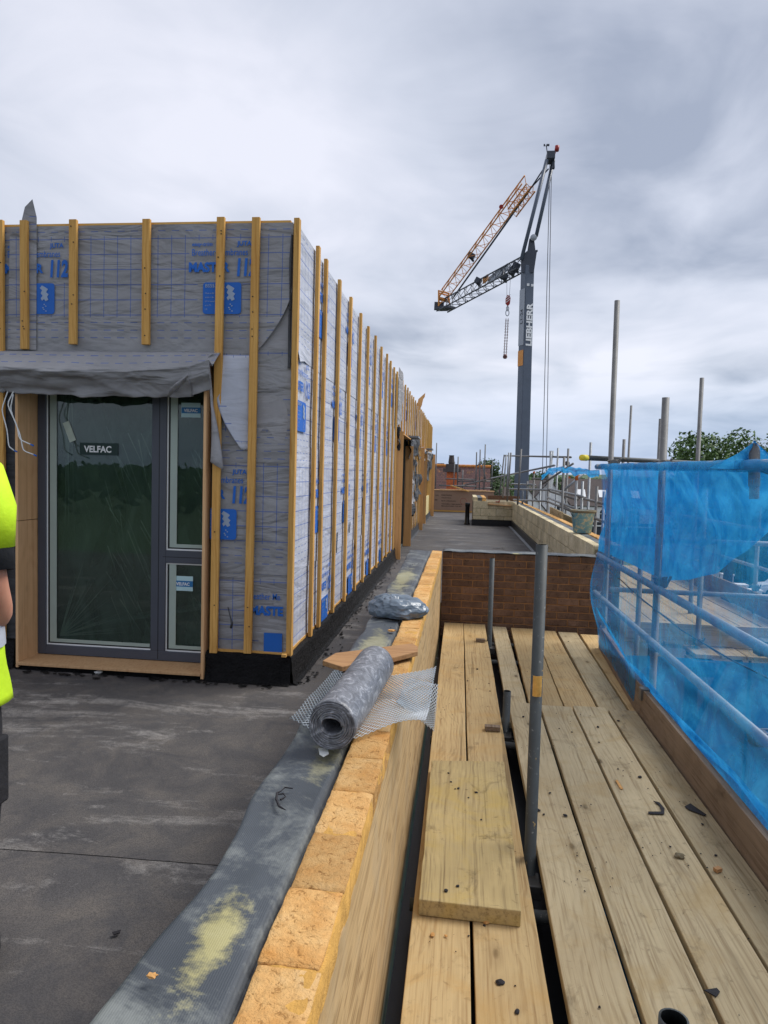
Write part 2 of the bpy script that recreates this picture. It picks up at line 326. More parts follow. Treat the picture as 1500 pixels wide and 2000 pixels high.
M['roll'] = m_roll()
M['zinc'] = plain('bright_zinc', srgb(214, 222, 228), .35, .4, .1, 20, 0)
M['bag'] = plain('grey_polythene', srgb(96, 108, 120), .3, 0, .12, 6, .2, .01, .6)
M['black'] = plain('black_plastic', srgb(24, 24, 27), .4, 0, .2, 10, .1)
M['scrap_black'] = plain('bitumen_scrap', srgb(34, 32, 36), .7, 0, .3, 30, .5)
M['scrap_tan'] = plain('brick_chip', srgb(200, 150, 90), .9, 0, .2, 40, .5)
M['scrap_pale'] = plain('pale_scrap', srgb(200, 202, 200), .7, 0, .1, 20, .3)
M['red'] = plain('red_paint', srgb(150, 44, 40), .5)
M['crane'] = plain('crane_grey', srgb(86, 96, 112), .4, 0, .08, 3, .03)
M['crane_d'] = plain('crane_dark', srgb(60, 66, 78), .45, 0, .1, 3, .03)
M['crane_o'] = plain('crane_yellow', srgb(206, 138, 62), .5, 0, .15, 2, .03)
M['crane_w'] = plain('crane_white', srgb(226, 228, 230), .5, 0, .03, 3, 0)
M['crane_pale'] = plain('crane_pale_grey', srgb(160, 166, 176), .5, 0, .05, 3, 0)
M['steel'] = plain('steel_rope', srgb(70, 72, 76), .5, .6, .1, 3, 0)
M['chain'] = plain('rusty_chain', srgb(116, 84, 80), .6, .4, .2, 8, 0)
M['brownboard'] = plain('brown_sheathing', srgb(150, 122, 102), .8, 0, .07, 2.0, .1)
M['ink_dark'] = plain('dark_print', srgb(66, 54, 48), .8, 0, .05, 5, 0)
M['insul'] = plain('yellow_foam', srgb(206, 190, 136), .9, 0, .2, 14, .6)
def m_bucket():
    m = Mat('splashed_bucket'); a = m.noise(11, 6, .7, .8); b = m.noise(24, 6, .7)
    c = m.ramp(a, (.3, srgb(96, 160, 184)), (.6, srgb(150, 192, 200)), (.7, srgb(196, 184, 150)))
    c = m.mix(m.ramp(b, (.53, 0.0), (.58, 1.0)), c, srgb(226, 212, 176)); m.set('Base Color', c).set('Roughness', .6); m.bump(b, .3, .004); return m.m
M['bucket'] = m_bucket()
def m_leaf(name, c1, c2):
    m = Mat(name); n = m.noise(.8, 3, .6); n2 = m.noise(9, 2, .5)
    c = m.mix(m.ramp(n2, (.3, 0.0), (.7, .6)), m.ramp(n, (.35, c1), (.65, c2)), dull(c2, 1.25))
    m.set('Base Color', c).set('Roughness', .6).set('Specular IOR Level', .3); return m.m
M['leaf'] = m_leaf('leaf_green', (.035, .075, .022, 1), (.085, .15, .04, 1))
M['leaf_d'] = m_leaf('leaf_dark', (.028, .055, .022, 1), (.06, .11, .035, 1))
M['bark'] = plain('bark', srgb(82, 68, 54), .9, 0, .25, 8, .6)
M['ground'] = plain('site_ground', srgb(84, 86, 86), .9, 0, .2, .3, .2)
M['grass'] = plain('far_fields', srgb(78, 98, 70), .95, 0, .25, .01, 0)
M['asphalt'] = plain('asphalt', srgb(84, 86, 90), .85, 0, .12, 1.2, .2)
M['paving'] = plain('pavement', srgb(140, 138, 132), .85, 0, .1, 2, .2)
M['line'] = plain('road_paint', srgb(214, 214, 206), .7, 0, .08, 8, 0)
M['render'] = plain('white_render', srgb(226, 228, 230), .8, 0, .05, .6, .05)
M['tile_dark'] = plain('dark_roof_tile', srgb(82, 74, 72), .85, 0, .2, 3, .3)
def m_tiles(name, c1, c2, moss=True):
    m = Mat(name); b = m.N.new('ShaderNodeTexBrick'); b.inputs['Scale'].default_value = 1; b.inputs['Brick Width'].default_value = .17; b.inputs['Row Height'].default_value = .11
    b.inputs['Mortar Size'].default_value = .008; b.inputs['Color1'].default_value = c1; b.inputs['Color2'].default_value = c2; b.inputs['Mortar'].default_value = dull(c1, .35)
    m.L.new(m.mapping((1, 1, 1), rot=(R(90), 0, 0)), b.inputs['Vector']); c = b.outputs['Color']
    if moss: n = m.noise(3, 7, .75); c = m.mix(m.ramp(n, (.56, 0.0), (.68, .75)), c, srgb(170, 116, 58))
    m.set('Base Color', c).set('Roughness', .9); m.bump(b.outputs['Fac'], .5, .02); return m.m
M['tiles'] = m_tiles('clay_roof_tile', srgb(106, 76, 72), srgb(84, 62, 62))
M['ridge'] = plain('lichen_ridge_tile', srgb(190, 124, 62), .9, 0, .3, 6, .4)
M['chim'] = plain('chimney_brick', srgb(184, 98, 58), .9, 0, .3, 8, .4)
M['winglass'] = plain('far_window_glass', srgb(50, 58, 70), .1, 0, .1, 2, 0, spec=.8)
M['shop'] = plain('dark_shopfront', srgb(44, 46, 52), .5, 0, .2, 2, 0)
M['car'] = plain('white_car_paint', srgb(224, 228, 232), .25, 0, .02, 2, 0, spec=.7)
M['tyre'] = plain('tyre', srgb(28, 28, 30), .8)
M['hivis'] = plain('hi_vis_yellow', (.58, .86, .02, 1), .7, 0, .08, 9, .3, .006)
M['reflect'] = plain('reflective_band', srgb(176, 180, 190), .45, .1, .05, 9, .1)
M['shirt'] = plain('black_tshirt', srgb(34, 36, 40), .9, 0, .15, 9, .4, .006)
M['trouser'] = plain('black_work_trousers', srgb(40, 40, 44), .9, 0, .3, 9, .5, .008)
M['boot'] = plain('work_boot', srgb(60, 50, 42), .7, 0, .2, 9, .3)
M['hair'] = plain('brown_hair', srgb(60, 44, 34), .7, 0, .2, 30, .6)
m = Mat('skin'); m.set('Base Color', m.ramp(m.noise(6, 4, .6), (.3, srgb(186, 128, 104)), (.7, srgb(208, 152, 126)))).set('Roughness', .55).set('Subsurface Weight', .08).set('Subsurface Radius', (.02, .008, .004)); M['skin'] = m.m

# ------------------------------------------------------------------ geometry helpers
def wloc(o):
    v = Vector((0, 0, 0))
    while o: v += o.location; o = o.parent
    return v
def tag(o, label=None, cat=None, group=None, kind=None):
    for k, v in (('label', label), ('category', cat), ('group', group), ('kind', kind)):
        if v: o[k] = v
    return o
def thing(name, loc, label, cat, group=None):
    o = bpy.data.objects.new(name, None); COL.objects.link(o); o.location = loc; o.empty_display_size = .1
    return tag(o, label, cat, group)
class MB:
    def __init__(s): s.v = []; s.f = []; s.uv = None
    def add(s, vs, fs):
        k = len(s.v); s.v += [tuple(p) for p in vs]; s.f += [tuple(i+k for i in f) for f in fs]; return s
    def box(s, a, b, rot=None, c=None, taper=None):
        x0, y0, z0 = a; x1, y1, z1 = b
        vs = [Vector((x, y, z)) for z in (z0, z1) for y in (y0, y1) for x in (x0, x1)]
        if rot is not None:
            c = Vector(c) if c else Vector(((x0+x1)/2, (y0+y1)/2, (z0+z1)/2)); vs = [rot @ (p-c)+c for p in vs]
        return s.add(vs, [(0, 2, 3, 1), (4, 5, 7, 6), (0, 1, 5, 4), (1, 3, 7, 5), (3, 2, 6, 7), (2, 0, 4, 6)])
    def beam(s, p0, p1, w, h, up=(0, 0, 1)):
        p0, p1 = Vector(p0), Vector(p1); a = (p1-p0).normalized(); u = Vector(up)
        if abs(a.dot(u)) > .99: u = Vector((0, 1, 0))
        sd = a.cross(u).normalized(); u = sd.cross(a)
        vs = [p+sd*(i*w/2)+u*(j*h/2) for p in (p0, p1) for i, j in ((-1, -1), (1, -1), (1, 1), (-1, 1))]
        return s.add(vs, [(3, 2, 1, 0), (4, 5, 6, 7)]+[(i, (i+1) % 4, 4+(i+1) % 4, 4+i) for i in range(4)])
    def tube(s, p0, p1, r, n=10, r1=None, cap=True):
        return s.path([p0, p1], [r, r if r1 is None else r1], n, cap)
    def path(s, pts, rad, n=10, cap=True, sq=(1, 1)):
        pts = [Vector(p) for p in pts]; k = len(s.v)
        if not isinstance(rad, (list, tuple)): rad = [rad]*len(pts)
        a = (pts[1]-pts[0]).normalized(); ref = Vector((0, 0, 1)) if abs(a.z) < .9 else Vector((1, 0, 0))
        sd = a.cross(ref).normalized()
        for i, p in enumerate(pts):
            a = (pts[min(i+1, len(pts)-1)]-pts[max(i-1, 0)]).normalized()
            sd = (sd-a*sd.dot(a)).normalized(); up = sd.cross(a)
            for j in range(n):
                t = 2*math.pi*j/n; s.v.append(tuple(p+(sd*(math.cos(t)*sq[0])+up*(math.sin(t)*sq[1]))*rad[i]))
        for i in range(len(pts)-1):
            for j in range(n):
                s.f.append((k+i*n+j, k+i*n+(j+1) % n, k+(i+1)*n+(j+1) % n, k+(i+1)*n+j))
        if cap: s.f.append(tuple(k+j for j in reversed(range(n)))); s.f.append(tuple(k+(len(pts)-1)*n+j for j in range(n)))
        return s
    def prism(s, poly, dirv):
        d = Vector(dirv); n = len(poly); k = len(s.v)
        s.v += [tuple(Vector(p)) for p in poly]+[tuple(Vector(p)+d) for p in poly]
        s.f.append(tuple(k+i for i in range(n))); s.f.append(tuple(k+n+i for i in reversed(range(n))))
        for i in range(n): s.f.append((k+(i+1) % n, k+i, k+n+i, k+n+(i+1) % n))
        return s
    def grid(s, fn, nu, nv, uvf=None):
        k = len(s.v)
        if s.uv is None: s.uv = {}
        for j in range(nv+1):
            for i in range(nu+1):
                a, b = i/nu, j/nv; s.v.append(tuple(fn(a, b)))
                if uvf: s.uv[len(s.v)-1] = uvf(a, b)
        for j in range(nv):
            for i in range(nu):
                q = k+j*(nu+1)+i; s.f.append((q, q+1, q+nu+2, q+nu+1))
        return s
    def lathe(s, prof, c, n=24, cap=True):
        c = Vector(c); k = len(s.v)
        for r, z in prof:
            for j in range(n): t = 2*math.pi*j/n; s.v.append((c.x+r*math.cos(t), c.y+r*math.sin(t), c.z+z))
        for i in range(len(prof)-1):
            for j in range(n): s.f.append((k+i*n+j, k+i*n+(j+1) % n, k+(i+1)*n+(j+1) % n, k+(i+1)*n+j))
        if cap: s.f.append(tuple(k+j for j in reversed(range(n))))
        return s
    def mesh(s, name, org=Vector((0, 0, 0)), smooth=False, mat=None):
        me = bpy.data.meshes.new(name)
        me.from_pydata([tuple(Vector(p)-org) for p in s.v], [], s.f)
        if s.uv:
            l = me.uv_layers.new(name='UVMap')
            for lp in me.loops: l.data[lp.index].uv = s.uv.get(lp.vertex_index, (0, 0))
        if smooth: me.polygons.foreach_set('use_smooth', [True]*len(me.polygons))
        if mat: me.materials.append(M[mat] if isinstance(mat, str) else mat)
        me.update(); return me
    def build(s, name, mat, parent=None, smooth=False, bevel=0, org=None, solid=0):
        """one mesh object; world coordinates in, stored relative to the parent (or to org for a top-level thing)"""
        o0 = wloc(parent) if parent else (Vector(org) if org else Vector((0, 0, 0)))
        o = bpy.data.objects.new(name, s.mesh(name, o0, smooth, mat)); COL.objects.link(o)
        if parent: o.parent = parent
        else: o.location = o0
        if solid: md = o.modifiers.new('solid', 'SOLIDIFY'); md.thickness = solid; md.offset = 0
        if bevel: md = o.modifiers.new('bevel', 'BEVEL'); md.width = bevel; md.segments = 2; md.limit_method = 'ANGLE'
        return o
def piece(name, me, parent, loc, rz=0, bevel=0, rot=None, scale=None):
    """another piece that shares its mesh; loc in world coordinates"""
    o = bpy.data.objects.new(name, me); COL.objects.link(o); o.parent = parent
    o.location = Vector(loc)-(wloc(parent) if parent else Vector((0, 0, 0)))
    o.rotation_euler = rot if rot else (0, 0, rz)
    if scale: o.scale = scale
    if bevel: md = o.modifiers.new('bevel', 'BEVEL'); md.width = bevel; md.segments = 1; md.limit_method = 'ANGLE'
    return o
def rough_box(sx, sy, sz, amp, seed, cuts=3, fr=9, bev=.06):
    """brick or block with worn, uneven faces, centred"""
    b = bmesh.new(); bmesh.ops.create_cube(b, size=1)
    for v in b.verts: v.co = Vector((v.co.x*sx, v.co.y*sy, v.co.z*sz))
    bmesh.ops.bevel(b, geom=b.edges[:], offset=min(sx, sy, sz)*bev, segments=1, affect='EDGES')
    if cuts: bmesh.ops.subdivide_edges(b, edges=[e for e in b.edges if e.calc_length() > min(sx, sy, sz)*.5], cuts=cuts, use_grid_fill=True)
    for v in b.verts: v.co += noise.noise_vector(v.co*fr+Vector((seed*3.1, seed*1.7, 0)))*amp
    me = bpy.data.meshes.new('piece'); b.to_mesh(me); b.free(); return me
_dep = None
def text_mesh(s, size, bold=0.0, align='LEFT', shear=0, xs=1.0):
    c = bpy.data.curves.new('t', 'FONT'); c.body = s; c.size = size; c.offset = bold*size; c.align_x = align; c.shear = shear; c.resolution_u = 3
    o = bpy.data.objects.new('t', c); COL.objects.link(o); bpy.context.view_layer.update()
    me = bpy.data.meshes.new_from_object(o.evaluated_get(bpy.context.evaluated_depsgraph_get()))
    bpy.data.objects.remove(o); bpy.data.curves.remove(c)
    vs = [Vector((v.co.x*xs, v.co.y, 0)) for v in me.vertices]; fs = [tuple(p.vertices) for p in me.polygons]; bpy.data.meshes.remove(me)
    return vs, fs
def nv(x, y, z=0): return noise.noise(Vector((x, y, z)))
TUBE = .0242
def copy_mesh_obj(o, parent=None, **kw):
    c = o.copy(); COL.objects.link(c); c.parent = parent
    return c

# ================================================================== SETTING
ZR = .17; GZ = -8.0
g = MB().box((-3000, -600, GZ-1), (3000, 6000, GZ)).build('ground', 'grass'); tag(g, kind='structure')
g = MB().box((-60, -60, GZ-.9), (34, 70, GZ+.004)).build('site_yard', 'ground'); tag(g, kind='structure')
g = MB().box((24.5, -60, GZ-.8), (33.5, 150, GZ+.012)).build('road', 'asphalt'); tag(g, kind='structure')
g = MB().box((22.3, -60, GZ-.7), (24.5, 66, GZ+.13)).build('pavement', 'paving'); tag(g, kind='structure')
for k, y in enumerate(range(20, 140, 6)):
    o = MB().box((28.9, y, GZ+.0165), (29.05, y+2.5, GZ+.0175)).build('road_marking', 'line'); tag(o, kind='structure')
# street that passes in front of the white houses
g = MB().box((-40, 92, GZ-.6), (60, 100, GZ+.016)).build('street', 'asphalt'); tag(g, kind='structure')
hill = MB()
def hillf(a, b):
    x = -2600+5200*a; d = b
    return (x, 2200+1500*d, GZ+ (26+26*nv(x*.0011, 3.3)+10*nv(x*.004, 1.2))*math.sin(min(1, d*1.2)*math.pi*.5))
hill.grid(hillf, 90, 8); h = hill.build('hills', 'grass', smooth=True); tag(h, kind='structure')

# the roof terrace: felt laid in lapped sheets
roof = MB().box((-9, -1.5, -.35), (-.34, 40, ZR-.012)).box((-.34, 7.66, -.35), (1.44, 40, ZR-.0125)).build('roof_terrace', 'roof'); tag(roof, kind='structure')
ys = [-1.5, 2.30, 4.9, 7.6, 12.4, 17.2, 22.0, 27, 34, 39.9]
for i in range(len(ys)-1):
    y0, y1 = ys[i], ys[i+1]+.08; xr = 1.44 if y0 > 7.6 else -.36
    mb = MB(); n = 60
    def fs(a, b, y0=y0, y1=y1, xr=xr):
        x = -9+(xr+9)*a; e = (.03*nv(x*.9, y0*3, 1)+.008*nv(x*5, y0)) if b == 0 else 0
        y = y0+(y1-y0)*b+e
        lap = .003*(1-b)**.5+.0015*nv(x*2.1, y*2.1, 5)
        return (x, y, ZR-.007+lap+ (0 if b > 0 else .0))
    mb.grid(fs, 60, 16); mb.build('felt_sheet', 'roof', roof, smooth=True)

# ================================================================== TIMBER FRAMED EXTENSION
XF0, XF1, YF = -6.2, -1.13, 4.43        # front wall plane y, side wall plane x
XS, YE, ZT, ZK = -1.13, 23.7, 3.19, .36
bld = thing('timber_framed_extension', (-3.6, 14, ZR), 'flat roofed extension wrapped in grey breather membrane with upright timber battens', 'building')
# carcass: front wall with the door opening, side wall with openings, back, roof
DX0, DX1, DZ0, DZ1 = -3.02, -1.705, .215, 2.30
car = MB()
car.box((XF0, YF+.012, ZR), (DX0-.03, YF+.2, ZT-.02)).box((DX1+.03, YF+.012, ZR), (XS-.012, YF+.2, ZT-.02)).box((DX0-.03, YF+.012, DZ1+.03), (DX1+.03, YF+.2, ZT-.02)).box((DX0-.03, YF+.012, ZR), (DX1+.03, YF+.2, ZR+.02))
ops = [(11.35, 13.45), (17.6, 19.9)]
y = YF+.2
for a, b in ops+[(YE, YE)]:
    car.box((XS-.2, y, ZR), (XS-.012, a, ZT-.02))
    if b > a: car.box((XS-.2, a, 2.27), (XS-.012, b, ZT-.02)).box((XS-.2, a, ZR), (XS-.012, b, ZR+.05))
    y = b
car.box((XF0, YE-.2, ZR), (XS-.2, YE, ZT-.02)).box((XF0, YF+.2, ZR), (XF0+.2, YE-.2, ZT-.02))
car.build('wall', 'dark_in', bld)
MB().box((XF0, YF+.02, ZT-.019), (XS-.02, YE, ZT-.004)).build('roof_deck', 'mem_plain', bld)
# room behind the glass
rm = MB().box((-5.6, 7.6, ZR), (-1.34, 7.7, ZT-.03)).box((-3.9, YF+.2, ZR+.03), (-3.8, 7.6, ZT-.03)).box((-5.6, YF+.21, 2.5), (-1.34, 7.6, 2.55))
rm.build('inner_wall', 'room', bld)
MB().box((-3.8, YF+.2, ZR), (-1.34, 7.6, ZR+.06)).build('inner_floor', 'floor_in', bld)
MB().beam((-3.1, 5.3, ZR+.10), (-1.9, 6.6, ZR+.16), .12, .03).beam((-2.3, 6.9, ZR+.06), (-2.3, 6.9, 2.4), .09, .09).build('loose_trim', 'white', bld)

# --- membrane courses; each is its own sheet, lapped over the one below
def sheet(name, pt, w, h, utop, u0, nu, nvn, mat, parent, amp=.003, seed=0, edge=None, fold=None):
    """pt(s, d, out): s metres along, d metres down from the sheet's top, out metres proud"""
    mb = MB()
    def fn(a, b):
        s, d = a*w, b*h
        if edge: s, d = edge(a, b)
        out = amp*(nv(s*1.7, d*2.6, seed)+.6*nv(s*5, d*4, seed+9))
        if fold: out += fold(s, d)
        return pt(s, d, out)
    def uvf(a, b):
        s, d = a*w, b*h
        if edge: s, d = edge(a, b)
        return (s+u0, d+utop)
    mb.grid(fn, nu, nvn, uvf)
    return mb.build(name, mat, parent, smooth=True)
zc = [3.185, 2.36, 1.76, .90]           # top of each course
zb = [2.345, 1.75, .89, .352]
FRX0 = -3.40
def front_pt(z0, lift): return lambda s, d, o: (FRX0+s, YF-lift-o, z0-d)
LOGF = [-1.84, -1.55, -1.85, -1.39]     # where a logo starts in each course
FW = XF1-FRX0
# upper front sheet, its free lower corner curling away from the corner batten
def e1(a, b):
    d = .84*b; lim = FW-.012
    if d > .42: lim = FW-.012-.24*((d-.42)/.42)**1.7
    return a*lim, d
def f1(s, d): t = max(0, s-(FW-.42))/.42; q = max(0, d-.3)/.54; return .05*t*t*q
front_sheets = []
MB().grid(lambda a, b: (-1.66+(XF1+1.66)*a, YF-.001-.002*nv(a*4, b*6), 3.18-2.8*b), 12, 40, lambda a, b: (a*.5, .09+2.8*b % .6)).build('membrane_underlay', 'mem_plain', bld, smooth=True)
front_sheets.append(sheet('membrane_sheet', front_pt(zc[0], .008), FW, .84, .01, FRX0-LOGF[0]+13, 70, 40, 'mem_shaded', bld, .004, 1, e1, f1))
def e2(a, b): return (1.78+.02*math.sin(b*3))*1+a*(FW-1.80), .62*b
front_sheets.append(sheet('membrane_sheet', front_pt(zc[1], .004), FW, .62, .09, FRX0-LOGF[1]+13, 40, 24, 'mem_shaded', bld, .006, 2, e2))
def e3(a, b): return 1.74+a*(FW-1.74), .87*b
front_sheets.append(sheet('membrane_sheet', front_pt(zc[2], .006), FW, .87, -.05, FRX0-LOGF[2]+13, 40, 30, 'mem_shaded', bld, .004, 3, e3))
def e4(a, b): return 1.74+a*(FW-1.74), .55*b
front_sheets.append(sheet('membrane_sheet', front_pt(zc[3], .003), FW, .55, .04, FRX0-LOGF[3]+13, 40, 20, 'mem_shaded', bld, .004, 4, e4))
MB().grid(lambda a, b: (XF0+(FRX0-XF0)*a, YF-.005, 3.18-2.82*b), 12, 12, lambda a, b: (3*a, 2.8*b-.5)).build('membrane_sheet', 'mem_plain', bld, smooth=True)
sheet('membrane_sheet', lambda s, d, o: (FRX0+s, YF-.003-o, 2.36-d), .345, 2.0, 1, 0, 6, 14, 'mem_black', bld, .006, 40)
# side sheets
SY0 = YF-.005
def side_pt(z0, lift): return lambda s, d, o: (XS+lift+o, SY0+s, z0-d)
LOGS = [5.0-SY0, 4.40-SY0, 4.95-SY0, 5.35-SY0]
SW = YE-SY0
side_sheets = []
for i, (hh, ut, lift) in enumerate(((.845, .01, .009), (.61, .09, .006), (.87, -.05, .008), (.55, .04, .004))):
    w = SW if i == 0 else 11.3-SY0
    ed = None
    if i == 0:
        def ed(a, b): s = a*SW; return s, .845*b*(1+ (.05 if s < .25 else 0)*(1-s/.25 if s < .25 else 0))
    def fo(s, d, i=i, hh=hh): return (.03*max(0, 1-s/.35)*max(0, d-.7)/.14) if i == 0 else 0
    side_sheets.append(sheet('membrane_sheet', side_pt(zc[i], lift), w, hh, ut, -LOGS[i]+13, 150, 24, 'mem', bld, .0035, 10+i, ed, fo))
for a, b in ((13.45, 17.6), (19.9, YE)):
    sheet('membrane_sheet', lambda s, d, o, a=a: (XS+.006+o, a+s, 2.36-d), b-a, 2.0, .0, 13, 30, 30, 'mem_plain', bld, .006, 20)

# printed lettering of the membrane: built once, shared by every repeat
def logo_meshes():
    t = MB()
    for s, size, x, y, bold, sh, xs in (('easy-trim', .034, 0.02, .0, .02, .2, 1.1), ('JUTA', .042, .33, .0, .03, 0, 1), ('Breather Membranes', .062, 0.02, -.062, .004, 0, .72), ('MASTER', .082, 0.0, -.165, .05, 0, .92), ('112', .15, .315, -.19, .045, .1, .62)):
        vs, fs = text_mesh(s, size, bold, 'LEFT', sh, xs); t.add([(p.x+x, p.y+y, 0) for p in vs], fs)
    b = MB(); x0, x1, y1, y0, r = .10, .36, -.235, -.44, .02
    pl = []
    for cx, cy, a0 in ((x1-r, y0+r, -90), (x1-r, y1-r, 0), (x0+r, y1-r, 90), (x0+r, y0+r, 180)):
        for k in range(4): a = R(a0+30*k); pl.append((cx+r*math.cos(a), cy+r*math.sin(a), -.0012))
    b.add(pl, [tuple(range(len(pl)))])
    w = MB(); vs, fs = text_mesh('BS5534', .032, .01); w.add([(p.x+.115, p.y-.268, 0) for p in vs], fs)
    for k in range(5):
        vs, fs = text_mesh(('Made in EU', 'width 1.5m', 'UV 4 months', 'area 75', 'CE')[k], .014); w.add([(p.x+.115, p.y-.31-.026*k, 0) for p in vs], fs)
    isl = [(.27, -.25), (.295, -.262), (.315, -.275), (.30, -.295), (.32, -.31), (.308, -.325), (.318, -.345), (.298, -.355), (.285, -.34), (.272, -.352), (.262, -.335), (.276, -.318), (.262, -.302), (.272, -.282), (.255, -.268)]
    w.add([(x, y, 0) for x, y in isl], [tuple(reversed(range(len(isl))))])
    for k in range(5): x, y = .285+.012*math.sin(k*2), -.372-.011*k; w.add([(x, y, 0), (x+.008, y-.003, 0), (x+.005, y-.009, 0), (x-.003, y-.006, 0)], [(3, 2, 1, 0)])
    return t.mesh('printed_lettering', mat='ink'), b.mesh('printed_panel', mat='ink'), w.mesh('printed_emblem', mat='ink_map')
LT, LP, LE = logo_meshes()
def put_logo(sh, loc, rot):
    n = Vector((0, -1, 0)) if rot[2] == 0 else Vector((1, 0, 0))
    piece('printed_lettering', LT, sh, Vector(loc)+n*.0005, rot=rot); piece('printed_panel', LP, sh, Vector(loc), rot=rot); piece('printed_emblem', LE, sh, Vector(loc)+n*.0016, rot=rot)
FR, SR = (R(90), 0, 0), (R(90), 0, R(90))
tops = [zc[0]+.01, zc[1]+.09, zc[2]-.05, zc[3]+.04]     # z of v = 0
for i, sh in enumerate(front_sheets):
    for k in (-1, 0):
        x = LOGF[i]+1.3*k
        if x < FRX0-.1 or (i and k) or i == 1: continue
        if i == 3: continue
        if i == 2:
            for me_, nm, dy in ((LT, 'printed_lettering', .0005), (LP, 'printed_panel', 0), (LE, 'printed_emblem', .0016)):
                mb = MB(); V = [(x+v.co.x, YF-.0145-dy, tops[i]-.155+v.co.y) for v in me_.vertices]
                if nm == 'printed_panel': V = [(max(q[0], -1.672), q[1], q[2]) for q in V]
                mb.add(V, [tuple(p.vertices) for p in me_.polygons if nm == 'printed_panel' or min(V[q][0] for q in p.vertices) > -1.675]); mb.build(nm, {'printed_emblem': 'ink_map'}.get(nm, 'ink'), sh)
            continue
        put_logo(sh, (x, YF-.017 + (.003 if i else 0), tops[i]-.155), FR)
for i, sh in enumerate(side_sheets):
    k = 0
    while True:
        yy = SY0+LOGS[i]+1.3*k; k += 1
        if yy > (17 if i == 0 else 10.8) or k > 9: break
        put_logo(sh, (XS+.0175, yy, tops[i]-.155), SR)
# the logo that runs round the corner in the lowest course
vs, fs = text_mesh('MASTER', .082, .05, xs=.92)
mbl = MB(); mbl.add([(LOGF[3]+p.x, YF-.0125, tops[3]-.32+p.y) for p in vs if True], fs)
lim = XF1-.03
keep = [f for f in mbl.f if max(mbl.v[i][0] for i in f) < lim]; mbl.f = keep; mbl.build('printed_lettering', 'ink', front_sheets[3])
vs, fs = text_mesh('Breather Me', .062, .004, xs=.72)
MB().add([(LOGF[3]-.02+p.x, YF-.0125, tops[3]-.217+p.y) for p in vs], fs).build('printed_lettering', 'ink', front_sheets[3])
MB().box((-1.29, YF-.0122, .37), (-1.165, YF-.0116, .50)).build('printed_panel', 'ink', front_sheets[3])

# --- battens
def batten(x, y, z0, z1, w, d, mat='batten', lean=0):
    mb = MB(); n = 6
    for k in range(n+1):
        t = k/n; z = z0+(z1-z0)*t; dx = lean*t+.003*nv(x*7, z*1.3, y)
        mb.v += [(x-w/2+dx, y-d/2, z), (x+w/2+dx, y-d/2, z), (x+w/2+dx, y+d/2, z), (x-w/2+dx, y+d/2, z)]
    for k in range(n):
        for i in range(4): mb.f.append((k*4+i, k*4+(i+1) % 4, k*4+4+(i+1) % 4, k*4+4+i))
    mb.f += [(3, 2, 1, 0), (n*4, n*4+1, n*4+2, n*4+3)]
    return mb.build('batten', mat, bld, bevel=.0025)
BW, BD = .052, .027
for x, z0, z1 in ((-3.16, .2, 3.22), (-2.985, 2.36, 3.215), (-2.635, 2.395, 3.215), (-2.122, 2.395, 3.21), (-1.628, .35, 3.215), (-1.392, .36, 3.21), (-3.7, .36, 3.2), (-4.3, .36, 3.2), (-4.9, .36, 3.2)):
    batten(x, YF-.008-.012-BD/2, z0, z1, BW, BD, lean=.012 if x > -1.7 else 0)
batten(XS+.012+.004, YF-.012, .355, 3.205, .036, .05)        # corner batten
sy = [4.97, 5.26, 5.845, 6.43, 7.06, 7.63, 8.25, 8.86, 9.5, 9.98, 10.5, 10.98]
for y in sy: batten(XS+.019+BD/2, y, ZK-.01+.02*random.random(), 3.205+.03*random.random(), BD, BW)
y = 11.45
while y < YE:
    full = (13.6 < y < 17.4) or y > 20.1
    batten(XS+.019+BD/2, y, ZK if full else 2.30, 3.2+.04*random.random(), BD, BW); y += .5+.08*random.random()
# nail heads on the nearest battens
nl = MB()
for x in (-3.16, -2.985, -2.635, -2.122, -1.628, -1.392):
    for k in range(6):
        z = 2.45+.75*random.random() if k < 4 else (.5+1.7*random.random()); 
        if x in (-2.985, -2.635, -2.122) and z < 2.4: continue
        dx = .012*(z-.36)/2.85 if x > -1.7 else 0
        p = Vector((x+dx+random.uniform(-.012, .012), YF-.0475, z)); nl.tube(p, p+Vector((0, -.003, 0)), .0045, 6)
tag(nl.build('nail_heads', 'gasket', bld), kind='stuff')
# head batten along the top edge, seen as a pale timber line
MB().box((FRX0, YF-.006, 3.186), (XS-.03, YF+.05, 3.20)).build('head_rail', 'batten_x', bld)
# top left: torn scrap of membrane standing above the roof edge
sp_ = MB(); pr = [(-3.10, 3.13), (-3.03, 3.16), (-2.99, 3.31), (-2.935, 3.36), (-2.905, 3.24), (-2.91, 2.36), (-3.12, 2.36)]
ctr = [(x, YF-.019-.002*nv(x*9, z*4)-(.02*(z-3.2) if z > 3.2 else 0), z) for x, z in pr]; sp_.uv = {k: (x+3.9, 3.195-z) for k, (x, z) in enumerate(pr)}
sp_.add(ctr, [tuple(range(len(ctr)))]); sp_.build('membrane_scrap', 'mem_shaded', bld)
sp_.v = []
